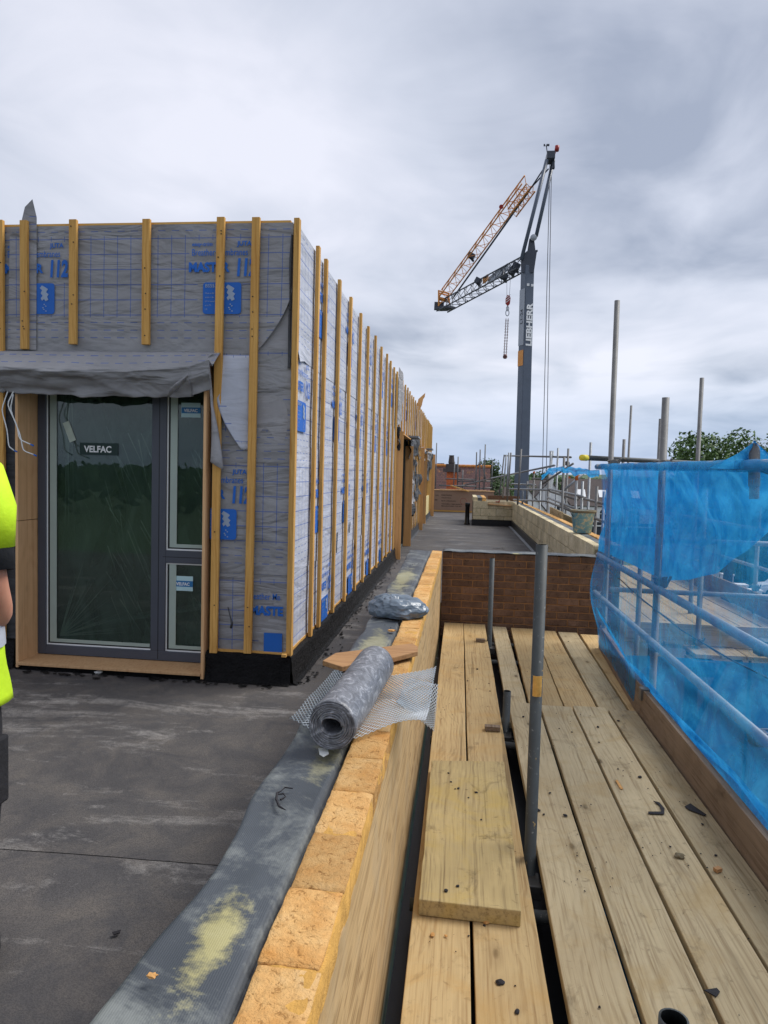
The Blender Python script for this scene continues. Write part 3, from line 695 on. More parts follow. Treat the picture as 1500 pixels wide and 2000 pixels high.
# --- black bitumen upstand
def upstand(mb, p0, p1, nrm, z1, n=60, th=.045):
    p0, p1, nrm = Vector(p0), Vector(p1), Vector(nrm)
    def fn(a, b):
        p = p0.lerp(p1, a); q = noise.noise_vector(p*6+Vector((0, 0, b*3)))
        prof = [(.0, .045), (.06, .018), (.5, .004), (.93, .0), (1.0, -.014), (1.0, -th)]
        t = b*5; i = min(4, int(t)); f = t-i
        zz = prof[i][0]*(1-f)+prof[i+1][0]*f; oo = prof[i][1]*(1-f)+prof[i+1][1]*f
        base = p+nrm*(oo+.006*q.x+.003*nv(p.x*30, p.y*30, b*9))
        return (base.x, base.y, p0.z+(z1-p0.z)*zz+.007*nv(p.x*9, p.y*9, 4+b)*(1 if zz > .5 else .2))
    mb.grid(fn, n, 15)
ku = MB(); upstand(ku, (-1.68, YF-.045, ZR), (XS+.035, YF-.045, ZR), (0, -1, 0), ZK, 60); upstand(ku, (XS+.04, YF-.05, ZR), (XS+.04, 11.3, ZR), (1, 0, 0), ZK, 260)
ku.uv = None; ku.build('bitumen_upstand', 'bitumen', bld, smooth=True)
ku = MB(); upstand(ku, (XF0, YF-.045, ZR), (-3.06, YF-.045, ZR), (0, -1, 0), ZK, 60); ku.uv = None; ku.build('bitumen_upstand', 'bitumen', bld, smooth=True)
ku = MB(); upstand(ku, (XS+.03, 13.55, ZR), (XS+.03, 17.5, ZR), (1, 0, 0), ZK+.05, 60); ku.uv = None; ku.build('bitumen_upstand', 'bit_far', bld, smooth=True)
ku = MB(); upstand(ku, (XS+.03, 20.0, ZR), (XS+.03, YE, ZR), (1, 0, 0), ZK+.05, 60); ku.uv = None; ku.build('bitumen_upstand', 'bit_far', bld, smooth=True)
# drips of bitumen along its foot
dr = MB()
for k in range(150):
    y = random.uniform(4.4, 11.3); x = XS+.09+abs(random.gauss(0, .045)); s = random.uniform(.004, .016)
    dr.prism([(x+s*math.cos(t)*random.uniform(.5, 1.3), y+s*math.sin(t)*random.uniform(.5, 1.8), ZR+.004) for t in [q*1.05 for q in range(6)]], (0, 0, .003))
for k in range(60):
    x = random.uniform(-3, -1.1); y = YF-.1-abs(random.gauss(0, .03)); s = random.uniform(.005, .018)
    dr.prism([(x+s*1.6*math.cos(t)*random.uniform(.5, 1.3), y+s*math.sin(t)*random.uniform(.5, 1.3), ZR+.003) for t in [q*1.05 for q in range(6)]], (0, 0, .003))
o = dr.build('bitumen_splashes', 'bitumen'); tag(o, 'black bitumen splashes along the foot of the membrane wall', 'splashes', kind='stuff')
MB().beam((XS-.005, 4.35, ZK+.008), (XS-.005, 10.9, ZK+.008), .03, .018).beam((-1.66, YF-.012, ZK+.006), (XS, YF-.012, ZK+.006), .025, .014).build('bottom_rail', 'batten_x', bld)

# --- glazed door with its plywood lining
YD = 4.585
dr_root = bld
for z0, z1 in ((.175, 1.19), (1.194, DZ1)): MB().box((DX0-.02, 4.372, z0), (DX0, YD+.03, z1)).build('door_lining', 'ply', bld, bevel=.002)
MB().box((DX1, 4.36, .175), (DX1+.02, YD+.03, DZ1)).build('door_lining', 'ply', bld, bevel=.002)
MB().box((DX0, 4.35, DZ0-.018), (DX1, YD+.03, DZ0)).build('door_lining', 'ply', bld, bevel=.002)
MB().box((DX0, 4.40, DZ1), (DX1, YD+.03, DZ1+.018)).build('door_lining', 'ply', bld, bevel=.002)
sb_ = MB(); upstand(sb_, (DX0-.02, 4.40, ZR-.002), (DX1, 4.40, ZR-.002), (0, -1, 0), ZR+.022, 50, .03); sb_.uv = None; sb_.build('bitumen_upstand', 'bitumen', bld, smooth=True)
# frame members
mx0 = at(297, 1000, YD).x; mx1 = at(324, 1000, YD).x; zt = at(350, 1088, YD).z
F0, F1, FZ0, FZ1 = DX0+.004, DX1-.004, DZ0+.004, DZ1-.004
gd = MB(); fw = .062
gd.box((F0, YD, FZ0), (F0+fw, YD+.07, FZ1)).box((F1-.03, YD, FZ0), (F1, YD+.07, FZ1)).box((mx0-.006, YD, FZ0+.068), (mx1, YD+.069, FZ1-.06))
gd.box((F0+fw, YD, FZ0), (F1-.03, YD+.069, FZ0+.068)).box((F0+fw, YD, FZ1-.06), (F1-.03, YD+.069, FZ1)).box((mx1, YD, zt-.045), (F1-.03, YD+.068, zt+.045))
door = gd.build('door_frame', 'frame', bld, bevel=.003)
MB().box(((mx0+mx1)/2-.003, YD-.0008, FZ0+.01), ((mx0+mx1)/2+.002, YD+.0002, FZ1-.01)).box((mx1-.02, YD-.0008, zt-.004), (F1, YD+.0002, zt)).build('shadow_gap', 'gasket', door)
panes = [(F0+fw, mx0-.006, FZ0+.068, FZ1-.06), (mx1, F1-.03, zt+.045, FZ1-.06), (mx1, F1-.03, FZ0+.068, zt-.045)]
for x0, x1, z0, z1 in panes:
    bd = MB(); t1, t2 = .010, .034
    bd.box((x0, YD+.012, z0), (x0+t1, YD+.05, z1)).box((x1-t1*.4, YD+.012, z0), (x1, YD+.05, z1)).box((x0+t1, YD+.012, z0), (x1-t1*.4, YD+.05, z0+t1)).box((x0+t1, YD+.012, z1-t1), (x1-t1*.4, YD+.05, z1)).build('gasket', 'white', door)
    bd = MB()
    bd.box((x0+t1+.014, YD+.0125, z0+t1+.01), (x0+t1+t2+.03, YD+.0172, z1-t1)).box((x0+t1+t2+.03, YD+.0125, z0+t1+.01), (x1-t1, YD+.0171, z0+t1+.034)).build('glazing_bead', 'spacer', door)
    bd = MB(); bd.box((x0+t1, YD+.013, z0+t1), (x0+t1+.013, YD+.0175, z1-t1)).box((x0+t1+.013, YD+.013, z0+t1), (x1-t1, YD+.0174, z0+t1+.009)).build('seal', 'gasket', door)
    MB().box((x0+t1, YD+.018, z0+t1), (x1-t1*.4, YD+.022, z1-t1)).build('pane', 'glass', door)
    MB().grid(lambda a, b: (x0+t1+(x1-x0-t1*1.4)*a, YD+.034+.003*nv(a*6+b*3, b*4), z0+t1+(z1-z0-2*t1)*b), 16, 30).build('film_sheet', 'film_haze', door, smooth=True)
# creased protective film just behind the panes
fl = MB(); rnd = random.Random(3)
def crease(p, a, l, w):
    x, z = p; dx, dz = math.sin(a), math.cos(a); yy = YD+.027+rnd.random()*.002
    fl.add([(x-dz*w, yy, z+dx*w), (x+dz*w, yy, z-dx*w), (x+dx*l, yy, z+dz*l)], [(0, 1, 2)])
for k in range(46):
    x = rnd.uniform(-2.55, -2.08); z = rnd.uniform(.6, 1.9); L_ = rnd.uniform(.1, .55); crease((x, z), R(180-24+rnd.gauss(0, 7)), min(L_, (-2.07-x)/.4+.05, z-.32), rnd.uniform(.0014, .0042))
for k in range(26):
    a = R(rnd.uniform(8, 88)); crease((-2.86, .35), a, rnd.uniform(.25, .72), rnd.uniform(.0016, .005))
for k in range(14):
    x = rnd.uniform(-1.9, -1.76); z = rnd.uniform(1.15, 1.8); crease((x, z), R(180-30+rnd.gauss(0, 8)), min(rnd.uniform(.08, .3), z-1.06, (-1.73-x)/.5+.02), .002)
for k in range(8):
    x = rnd.uniform(-1.9, -1.78); z = rnd.uniform(.5, .75); crease((x, z), R(180-30+rnd.gauss(0, 8)), min(.2, z-.33), .0016)
for k in range(12): x = rnd.uniform(-2.85, -2.75); crease((x, 2.1), R(180+rnd.gauss(0, 2)), rnd.uniform(.8, 1.6), .0013)
tag(fl.build('protective_film', 'film', door), kind='stuff')
# stickers
def sticker(px0, py0, px1, py1, mat, yy=YD+.0165, rot=0):
    a, b = at(px0, py1, yy), at(px1, py0, yy); m_ = MB().box((a.x, yy-.0008, a.z), (b.x, yy, b.z), rot=Matrix.Rotation(rot, 3, 'Y')); return a, b, m_
def on_front(txt, size, x, z, yy, bold, xs=1):
    vs, fs = text_mesh(txt, size, bold, 'CENTER', xs=xs); return MB().add([(x+p.x, yy, z+p.y) for p in vs], fs)
a, b, s = sticker(156, 866, 231, 888, 'lab_g'); st = s.build('sticker', 'lab_g', door); on_front('VELFAC', .062, (a.x+b.x)/2-.008, (a.z+b.z)/2-.022, YD+.0152, .03, .95).build('sticker_lettering', 'white', door)
for q in ((338, 1126, 377, 1153), (354, 787, 392, 815)):
    a, b, s = sticker(*q, 'lab_w'); s.build('sticker', 'lab_w', door)
    h_ = b.z-a.z; MB().box((a.x+.003, YD+.0148, a.z+h_*.28), (b.x, YD+.0155, a.z+h_*.68)).build('sticker_band', 'lab_b', door)
    on_front('VELFAC', .03, (a.x+b.x)/2, a.z+h_*.37, YD+.0142, .03, .95).build('sticker_lettering', 'white', door)
a, b, s = sticker(129, 823, 142, 863, 'tape', rot=R(-22)); s.build('tape', 'tape', door)
# --- torn membrane awning over the door head
def awning(a, b):
    # a along x, b down the profile
    x = -3.32+a*1.72
    prof = [(0, 2.352), (-.07, 2.335), (-.17, 2.262), (-.235, 2.205), (-.235, 2.190), (-.19, 2.165), (-.13, 2.10), (-.10, 2.06)]
    t = b*7; i = min(6, int(t)); f = t-i
    o = prof[i][0]*(1-f)+prof[i+1][0]*f; z = prof[i][1]*(1-f)+prof[i+1][1]*f
    taper = 1-.55*max(0, (a-.55)/.45)
    zz = z+(2.352-z)*(1-taper)*(.55 if b < .62 else .12)
    zz -= .03*a*(b > .6)
    o *= (.75+.25*math.sin(a*5+.6))
    if a > .88 and b > .55: o -= .06*(a-.88)/.12; zz += .05*(a-.88)/.12*b
    w = .014*nv(x*5, b*5, 2)+.008*nv(x*14, b*8, 6)
    xx = x+(.10*b if a < .15 else 0)*(1-a/.15)*2.0 + (-.03*b*(a > .9))
    return (xx, YF-.014+o+w*(.2+b), zz+w*b*1.2)
aw = MB(); aw.grid(awning, 90, 42, lambda a, b: (1.72*a, .62+.42*b if b < .6 else .9))
aw.build('membrane_flap', 'mem_shaded', bld, smooth=True, solid=.002)
def curl(a, b):      # rolled end of the flap by the right of the door head
    t = b*5.2; r = .035*(1-.5*a)+.006*nv(a*4, b*6)
    p0 = Vector((-1.80+.16*a-.10*(1-a), YF-.07-.06*(1-a), 2.13+.20*a-.05*(1-a)))
    return (p0.x+r*math.cos(t)*.7, p0.y-r*math.sin(t), p0.z+r*math.cos(t)*1.1)
MB().grid(curl, 20, 24, lambda a, b: (a*.3, .8)).build('membrane_flap', 'mem_plain', bld, smooth=True, solid=.002)
# flap hanging to the right of the door, pale face out
def flap2(a, b):
    z = 2.335-.62*b; left = -1.63+ .02+.005*b if b < .45 else -1.625+.17*((b-.45)/.55)**1.6
    x = left+a*(-1.415-left); return (x, YF-.014-.035*(1-a)*math.sin(b*2.6)-.006*nv(x*9, z*6, 3), z)
MB().grid(flap2, 14, 26, lambda a, b: (a*.22, .1+.55*b)).build('membrane_flap', 'mem', bld, smooth=True, solid=.002)
def flap3(a, b):
    z = 2.33-.70*b; x = -1.70+.05*math.sin(b*2)+(.02+.13*max(0, b-.45))*a; return (x, YF-.055-.02*math.sin(a*3)-.015*b, z-.05*a*b)
MB().grid(flap3, 8, 20, lambda a, b: (0, .9)).build('membrane_flap', 'mem_plain', bld, smooth=True, solid=.002)
# dark fold down the front edge of the corner
def cf(a, b):
    z = 3.10-.85*b; return (XF1-.030+.02*a+.010*nv(z*3, 5), YF-.016-.020*math.sin(a*3.1)*(.6+nv(z*4, 1))-.01*nv(z*4, a*2), z)
MB().grid(cf, 6, 40, lambda a, b: (0, .9)).build('membrane_fold', 'mem_black', bld, smooth=True)
# --- openings further along the side wall: plywood linings, torn membrane, lintel trays
def xpl(y, z0, z1, x0=-1.22, x1=-1.03): return MB().box((x0, y-.009, z0), (x1, y+.009, z1)).build('opening_lining', 'ply_y', bld)
for y, z0, z1 in ((11.33, .16, 2.29), (13.47, .17, 2.14), (17.55, .17, 2.28), (19.95, .17, 2.2), (23.75, .17, 2.3)): xpl(y, z0, z1, x1={11.33: -1.0, 13.47: -.99, 17.55: -1.0, 19.95: -1.05}.get(y, -.98))
for y0, y1 in ((11.35, 13.45), (17.57, 19.93)): MB().box((-1.19, y0, 2.265), (-1.04, y1, 2.283)).build('opening_lining', 'ply_y', bld); MB().box((-1.5, y0-.05, .3), (-1.45, y1+.05, 2.3)).build('opening_backing', 'gasket', bld)
for y, L_ in ((14.2, .20), (20.3, .24)): MB().box((-1.13, y-.7, 2.31), (-.90, y+.03, 2.345)).build('lintel_tray', 'galv', bld)
def rag(y0, y1, ztop, zbot, seed, mat, xo=-1.03):
    def fn(a, b):
        y = y0+(y1-y0)*a; z = ztop+(zbot-ztop)*b*(.7+.5*abs(nv(a*3, seed)))
        return (xo-.05+.09*nv(a*3.1, b*2.2, seed)+.03*math.sin(a*9+seed), y, z)
    MB().grid(fn, 14, 16, lambda a, b: (0, .9)).build('torn_membrane', mat, bld, smooth=True)
for q in ((11.2, 11.6, 2.36, 1.95, 1, 'mem_black'), (13.3, 15.3, 2.33, 1.72, 2, 'mem_black'), (13.5, 14.3, 2.28, 1.85, 3, 'mem_shaded'), (13.6, 15.6, 1.9, 1.35, 4, 'mem_black'), (17.6, 18.5, 2.3, 1.9, 5, 'mem_shaded'), (20.0, 21.6, 2.3, 1.95, 6, 'mem_shaded'), (20.1, 21.3, 2.0, 1.2, 7, 'mem_black'), (14.0, 15.2, 1.0, .6, 8, 'mem_black'), (13.5, 17.4, 2.36, 1.9, 9, 'mem_black'), (13.6, 15.0, 1.5, .8, 11, 'mem_shaded'), (15.6, 17.2, 1.6, .9, 12, 'mem_black'), (21.6, 23.4, 2.3, 1.6, 13, 'mem_black')): rag(*q)
MB().box((-1.12, 20.0, .4), (-1.06, 21.7, .95)).build('foam_insulation', 'insul', bld)
MB().grid(lambda a, b: (XS+.055+.03*nv(a*3, b*3, 8), 11.0+.75*a, 3.30-.95*b*(1-.15*a)), 10, 14, lambda a, b: (a*.7, b*.9+.1)).build('membrane_flap', 'mem_plain', bld, smooth=True)
rb = MB(); q0 = at(815, 790, 15.5)
rb.prism([q0, q0+Vector((.02, 0, .12)), q0+Vector((.17, 0, .26)), q0+Vector((.16, 0, .17)), q0+Vector((.13, 0, .13)), q0+Vector((.10, 0, -.02)), q0+Vector((.05, 0, -.12))], (0, .03, 0)).build('splintered_board', 'ply_y', bld)
# slits cut in the side membrane
sl = MB()
for px, y0, y1 in ((659, 1040, 1080), (684, 1020, 1040), (628, 895, 925)):
    a, b = atx(px, y0, XS+.019), atx(px-2, y1, XS+.019); sl.beam(a, b, .004, .03)
sl.build('slit', 'mem_black', bld)
# cable tail poking out low on the front
MB().path([(-1.54, YF-.015, .66), (-1.515, YF-.045, .61), (-1.495, YF-.06, .565), (-1.50, YF-.065, .53)], [.003, .004, .009, .008], 8).build('cable_tail', 'steel', bld, smooth=True)
# white cables hanging left of the door
cb = thing('hanging_cables', (-3.1, 4.3, 1.4), 'thin white electric cables hanging loose left of the glazed door', 'cables')
for pts in ([(15, 765), (3, 800), (14, 840), (17, 872), (28, 880)], [(26, 765), (14, 790), (33, 830), (38, 858), (60, 868)], [(26, 770), (20, 800), (40, 850), (45, 880), (66, 888)]):
    P = [at(x, y, 4.28) for x, y in pts]; Q = []
    for i in range(len(P)-1):
        for t in (0, .25, .5, .75): Q.append(P[i].lerp(P[i+1], t))
    Q.append(P[-1]); Q = [Q[0]]+[(Q[i-1]+Q[i]*2+Q[i+1])/4 for i in range(1, len(Q)-1)]+[Q[-1]]
    c_ = MB().path(Q, .0038, 6).build('cable', 'white', cb, smooth=True)
    MB().tube(P[-1], P[-1]+Vector((.02, 0, -.008)), .005, 6).build('cable_tip', 'ink', cb)

# ================================================================== PARAPET beside the deck
PX0, PX1, PZ = -.315, -.203, .762
par = thing('parapet_wall', (-.3, 4, 0), 'long parapet capped with orange bricks beside the scaffold deck', 'wall')
MB().box((PX0+.02, -1.5, -8), (PX1-.006, 7.44, PZ-.075)).build('wall_core', 'mortar_o', par)
MB().box((PX1-.0055, -1.5, -2), (PX1, 7.43, PZ-.064)).build('wall_face', 'face', par)
cm = MB()
def capm(a, b):
    y = -1.3+8.72*a; prof = [(PX0+.002, -.07), (PX0+.003, -.006), (PX0+.03, -.0026), (PX1-.012, -.0028), (PX1+.000, -.006), (PX1+.0005, -.07)]
    i = min(4, int(b*5)); f = b*5-i; x = prof[i][0]*(1-f)+prof[i+1][0]*f; z = prof[i][1]*(1-f)+prof[i+1][1]*f
    return (x+.004*nv(y*14, b*5), y, PZ+z+.003*nv(y*20, x*40))
cm.grid(capm, 300, 5); cm.uv = None; cm.build('mortar_bed', 'mortar_o', par, smooth=True)
bms = []
for k in range(6):
    me = rough_box(.108, .2095, .066, .0030, k, 7, 40, .03); me.materials.append(M['brick_o']); me.polygons.foreach_set('use_smooth', [True]*len(me.polygons)); bms.append(me)
y = 1.067-.2125*9-.103
k = 0
while y < 7.35:
    piece('brick', bms[k % 6], par, ((PX0+PX1)/2+random.uniform(-.003, .003), y, PZ-.0335+random.uniform(-.0015, .002)), random.uniform(-.006, .006)+(math.pi if k % 2 else 0)); y += .2125; k += 1
# second leaf below the grey strip
MB().box((-.50, -1.5, ZR-.3), (PX0-.01, 7.6, PZ-.045)).build('inner_leaf', 'mortar_d', par)

# grey strip lying over the cavity, its free edge wavering
def stripf(a, b):
    y = -1.0+8.50*b
    edge = -.497-.05*max(0, (y-4.6)/2.5)+.040*nv(y*1.9, 1.0)+.008*nv(y*5, 2.0)-(.05*max(0, 1.3-y) if y < 1.3 else 0)
    x = (PX0-.004)+(edge-(PX0-.004))*min(1, a/.80)
    z = PZ-.010+.006*nv(y*2.2, a*3)+.012*math.sin(a*2.6)*(.4+nv(y*1.3, 7)) - .02*(a < .04)
    if a > .8:
        q = (a-.8)/.2; z -= (.10+.05*nv(y*1.1, 5))*q**1.2; x += -.018*math.sin(q*1.6)
    return (x, y, z)
strip = MB(); strip.grid(stripf, 26, 190, lambda a, b: (a, b*8)); so = strip.build('membrane_strip', 'strip', None, smooth=True, org=(-.4, 1.2, PZ))
tag(so, 'wavy grey damp proof strip laid along the parapet beside the orange bricks', 'membrane')

# ================================================================== BROWN BRICK END WALL
EY = 7.413
ew = thing('brick_end_wall', (.6, EY, 0), 'low dark brown brick wall closing the far end of the scaffold deck', 'wall')
ex0, ex1 = -.195, 1.60
MB().box((ex0, EY+.006, -.6), (ex1-.004, EY+.10, PZ-.012)).build('mortar', 'mortar_d', ew)
ems = []
for k in range(5):
    me = rough_box(.215, .1025, .065, .0018, 20+k, 2, 16); me.materials.append(M['brick_d']); ems.append(me)
for r_ in range(14):
    z = PZ-.037-.0755*r_; off = (0 if r_ % 2 else .1125)
    x = ex0-off
    while x < ex1-.02:
        a, b = max(x, ex0+.002), min(x+.215, ex1-.005)
        if b-a > .05:
            piece('brick', random.choice(ems), ew, ((a+b)/2, EY+.051+random.uniform(-.002, .002), z), rot=(0, random.uniform(-.006, .006), 0), scale=((b-a)/.215, 1, 1))
        x += .225
MB().grid(lambda a, b: (ex0+(ex1-ex0)*a, EY-.012+.25*b, PZ+.004+.006*nv(a*14, b*3)+.002*math.sin(a*40)), 60, 8, lambda a, b: (0, .9)).build('capping_strip', 'strip', ew, smooth=True, solid=.003)
MB().box((ex0, EY+.1, -.6), (ex1, EY+.24, PZ-.03)).build('back_leaf', 'bit_far', ew)

# ================================================================== NEAR SCAFFOLD: deck, poles, rails
scf = thing('scaffold_platform', (.6, 4.5, 0), 'scaffold walkway of sawn boards between parapet and blue netting', 'scaffold')
def board(x0, x1, y0, y1, ztop, mat, skew=0, th=.038, bow=.0, seed=0, parent=scf, name='board'):
    mb = MB(); n = 24
    for k in range(n+1):
        t = k/n; y = y0+(y1-y0)*t; dx = skew*t+.004*nv(y*.8, seed); dz = bow*math.sin(t*math.pi)+.003*nv(y*1.1, seed+4); tw = .004*nv(y*.7, seed+8)
        e0, e1 = .003*nv(y*6, seed+1), .003*nv(y*6, seed+2)
        mb.v += [(x0+dx+e0, y, ztop-th+dz-tw), (x1+dx+e1, y, ztop-th+dz+tw), (x1+dx+e1, y, ztop+dz+tw), (x0+dx+e0, y, ztop+dz-tw)]
    for k in range(n):
        for i in range(4): mb.f.append((k*4+i, k*4+4+i, k*4+4+(i+1) % 4, k*4+(i+1) % 4))
    mb.f += [(0, 1, 2, 3), (n*4+3, n*4+2, n*4+1, n*4)]
    o = mb.build(name, mat, parent, bevel=.004)
    return o
xs = lambda px, py, z=0: atz(px, py, z).x
board(-.122, .082, .6, 7.36, 0, 'board_warm', -.03, seed=1); board(.094, .318, .6, 7.36, 0, 'board_warm', -.036, seed=2)
# near right-hand boards, lapping over the far ones
for x0, x1, s in ((.358, .556, 3), (.572, .782, 4), (.797, 1.014, 5), (1.027, 1.205, 6)):
    board(x0, x1, .6, 4.72+.03*random.random(), .030, 'board', .0, seed=s)
gx = [.345, .552, .775, .975, 1.19]
far_gaps = [((952, 1218), (988, 1385)), ((996, 1222), (1033, 1385)), ((1038, 1224), (1103, 1388)), ((1082, 1227), (1170, 1390)), ((1125, 1230), (1228, 1392)), ((1168, 1234), (1290, 1395))]
fg = [(atz(*a, -.012).x, atz(*b, -.012).x) for a, b in far_gaps]
for i in range(5):
    (t0, b0), (t1, b1) = fg[i], fg[i+1]; y0, y1 = 4.45, 7.34-.04*i
    board(b0+.008, b1-.004, y0, y1, -.012+.004*(i % 2), 'board_warm' if i in (1, 2, 4) else 'board', (t0+t1-b0-b1)/2, seed=10+i)
# transoms that carry the deck, and the lift below
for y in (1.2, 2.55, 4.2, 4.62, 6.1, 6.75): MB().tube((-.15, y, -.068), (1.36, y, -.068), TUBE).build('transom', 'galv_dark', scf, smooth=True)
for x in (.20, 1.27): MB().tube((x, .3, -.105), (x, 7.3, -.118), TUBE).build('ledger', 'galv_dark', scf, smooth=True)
low = thing('scaffold_lift_below', (.6, 4.5, -2), 'lower scaffold deck added to keep the gaps between boards dark', 'scaffold')
for i in range(6): board(-.12+.235*i, .09+.235*i, -.5, 7.3, -2, 'board_dirty', seed=30+i, parent=low)  # lower lift, added so the gaps above read dark
sh_ = MB(); sh_.grid(lambda a, b: (-.19+1.42*a, .4+6.95*b, -.15-.05*math.sin(a*3.1)+.02*nv(a*5, b*9)), 20, 50); sh_.uv = None  # added black sheet, stands in for the shade below the deck
tag(sh_.build('gap_shade_sheet', 'black', None, smooth=True, org=(.5, 3, -.15)), 'black sheet added under the deck boards as shade in the gaps', 'sheeting')
nn = MB(); nn.grid(lambda a, b: (.53+.10*a, .6+2.1*b, -.08-.03*a+.01*nv(b*9, a)), 4, 24); nn.uv = None; tag(nn.build('netting_scrap', 'net_solid', None, smooth=True, org=(.55, 1.5, -.08)), 'blue netting showing in the gap between two near deck boards', 'netting')
# little packers wedged in the wide gap
for px, py, w in ((952, 1248, .05), (978, 1418, .06)):
    p = atz(px-12, py, .03); MB().box((p.x-w, p.y-.02, .004), (p.x+.035, p.y+.025, .03)).build('packer', 'toe', scf)
# poles through the gap
def pole(p0, p1, mat='galv_dark', parent=scf, name='standard', r=TUBE, hollow=True):
    mb = MB().tube(p0, p1, r, 18, cap=not hollow)
    p0, p1 = Vector(p0), Vector(p1); d = (p1-p0).normalized()
    if hollow: mb.tube(p1-d*.25, p1, r*.86, 18, cap=False); n = len(mb.v); mb.f += [(n-72+18+j, n-72+18+(j+1) % 18, n-18+(j+1) % 18, n-18+j) for j in range(18)]
    return mb.build(name, mat, parent, smooth=True)
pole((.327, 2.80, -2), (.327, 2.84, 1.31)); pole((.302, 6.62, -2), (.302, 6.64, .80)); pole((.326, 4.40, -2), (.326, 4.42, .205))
q_ = at(1316, 1990, 1.15); pole((q_.x, q_.y, -2), tuple(q_))
for (x, y, z) in ((.335, 2.78, -.09), (.33, 6.63, -.09), (.33, 4.37, -.09)):
    MB().box((x-.03, y-.05, z-.03), (x+.03, y+.05, z+.03)).tube((x-.04, y-.03, z), (x+.05, y-.03, z), .008, 6).tube((x-.04, y+.03, z), (x+.05, y+.03, z), .008, 6).build('coupler', 'coupler', scf, bevel=.006)
# mortar splash on the near pole
def splash(p, s, seed):
    mb = MB(); p = Vector(p); 
    def fn(a, b):
        t = (a-.5)*1.7; z = (b-.5)*s; r = TUBE+.0035*max(0, 1-((a-.5)**2+(b-.5)**2)*4+.3*nv(a*5, b*5, seed)); return (p.x+r*math.sin(t), p.y-r*math.cos(t), p.z+z)
    mb.grid(fn, 12, 14); mb.uv = None; return mb.build('mortar_splash', 'mortar_o', scf, smooth=True)
splash(Vector((.327, 2.823, .735)), .085, 1)
# toe board in two lengths
for y0, y1, s in ((.6, 4.66, 1), (4.68, 6.62, 2)):
    mb = MB(); n = 14
    for k in range(n+1):
        t = k/n; y = y0+(y1-y0)*t; dx = .01*nv(y*.6, s)+(.012 if s == 2 else 0)+(.10*max(0, (y-4.7)/1.9) if s == 2 else 0)
        mb.v += [(1.212+dx, y, -.01), (1.25+dx, y, -.01), (1.254+dx, y, .205), (1.216+dx, y, .205)]
    for k in range(n):
        for i in range(4): mb.f.append((k*4+i, k*4+4+i, k*4+4+(i+1) % 4, k*4+(i+1) % 4))
    mb.f += [(0, 1, 2, 3), (n*4+3, n*4+2, n*4+1, n*4)]; mb.build('toe_board', 'toe', scf, bevel=.004)
MB().box((1.205, 4.60, .14), (1.262, 4.66, .215)).build('toe_board_clip', 'coupler', scf)
# outer standards and guard rails
pole((1.36, 6.40, -8), (1.345, 6.57, 3.22), 'galv_far'); pole((1.37, 4.86, -8), (1.35, 4.89, 2.15), 'galv_far'); pole((1.36, 1.5, -8), (1.35, 1.52, 2.2), 'galv_far')
rails = [(atx(1172, 1086, 1.30), atx(1500, 1272, 1.29)), (atx(1165, 1160, 1.31), atx(1500, 1452, 1.30))]
for a, b in rails:
    d = (b-a).normalized(); MB().tube(a-d*.1, b+d*1.6, TUBE, 16).build('guard_rail', 'galv', scf, smooth=True)
a, b = atx(1172, 911, 1.32), atx(1495, 908, 1.26); d = (b-a).normalized()
TR0, TR1 = a-d*.15, b+d*1.6
MB().tube(TR0, TR1, TUBE, 16).build('guard_rail', 'galv', scf, smooth=True)
def coupler(p, parent=scf, s=1.0):
    p = Vector(p); m_ = MB().tube(p+Vector((0, -.035*s, 0)), p+Vector((0, .035*s, 0)), .036*s, 10).tube(p+Vector((.03*s, -.02*s, -.03*s)), p+Vector((.06*s, -.02*s, .045*s)), .009*s, 6).tube(p+Vector((-.05*s, .02*s, .02*s)), p+Vector((.05*s, .02*s, .03*s)), .008*s, 6)
    m_.box(p+Vector((-.03, -.03, -.035))*s, p+Vector((.035, .03, .03))*s); return m_.build('coupler', 'coupler', parent, bevel=.004)
for q in (atx(1290, 1137, 1.325), atx(1278, 1262, 1.325), atx(1490, 1264, 1.325), atx(1180, 1092, 1.325), atx(1166, 1162, 1.325), atx(1480, 1440, 1.325), atx(1292, 908, 1.325), atx(1198, 905, 1.325)): coupler(q)
# yellow-capped tube crossing behind the standards
p0, p1 = at(1140, 894, 6.35), at(1440, 908, 9.5); d = (p1-p0).normalized()
MB().tube(p0, p1, TUBE, 14).build('transom', 'galv_dark', scf, smooth=True); MB().tube(p0-d*.035, p0+d*.05, TUBE+.004, 14).build('end_cap', 'yellow_cap', scf, smooth=True)

# --- loading bay beyond the rails
bay = thing('loading_bay', (2.7, 9, 0), 'boarded loading bay with toe boards outside the blue netting', 'scaffold')
for i in range(7):
    x0 = 1.95+.232*i; board(x0, x0+.218, 6.55 if i else 6.9, 13.2, .0-.004*(i % 2), 'board', .02, seed=50+i, parent=bay)
MB().box((1.62, 6.86, .005), (3.6, 6.898, .21)).build('toe_board', 'board_x', bay, bevel=.004)
MB().box((3.575, 6.9, .005), (3.613, 13.2, .26)).build('toe_board', 'toe', bay, bevel=.004)
for z in (.50, 1.00): MB().tube((1.45, 6.83, z+.02), (4.3, 6.75, z+.02), TUBE, 12).build('guard_rail', 'galv', bay, smooth=True)
for z in (.55, 1.02): MB().tube((3.65, 6.3, z), (3.65, 13.5, z), TUBE, 12).build('guard_rail', 'galv', bay, smooth=True)
for x, y, z in ((2.28, 6.80, 1.52), (3.63, 8.9, 1.30), (1.72, 6.80, .9), (3.63, 12.9, 1.6)): pole((x, y, -8), (x, y, z), 'galv_far', bay)
for x, y, z in ((2.28, 6.8, .06), (2.28, 6.8, 1.02), (3.63, 8.9, .3), (3.63, 8.9, 1.0)): coupler((x, y, z), bay)
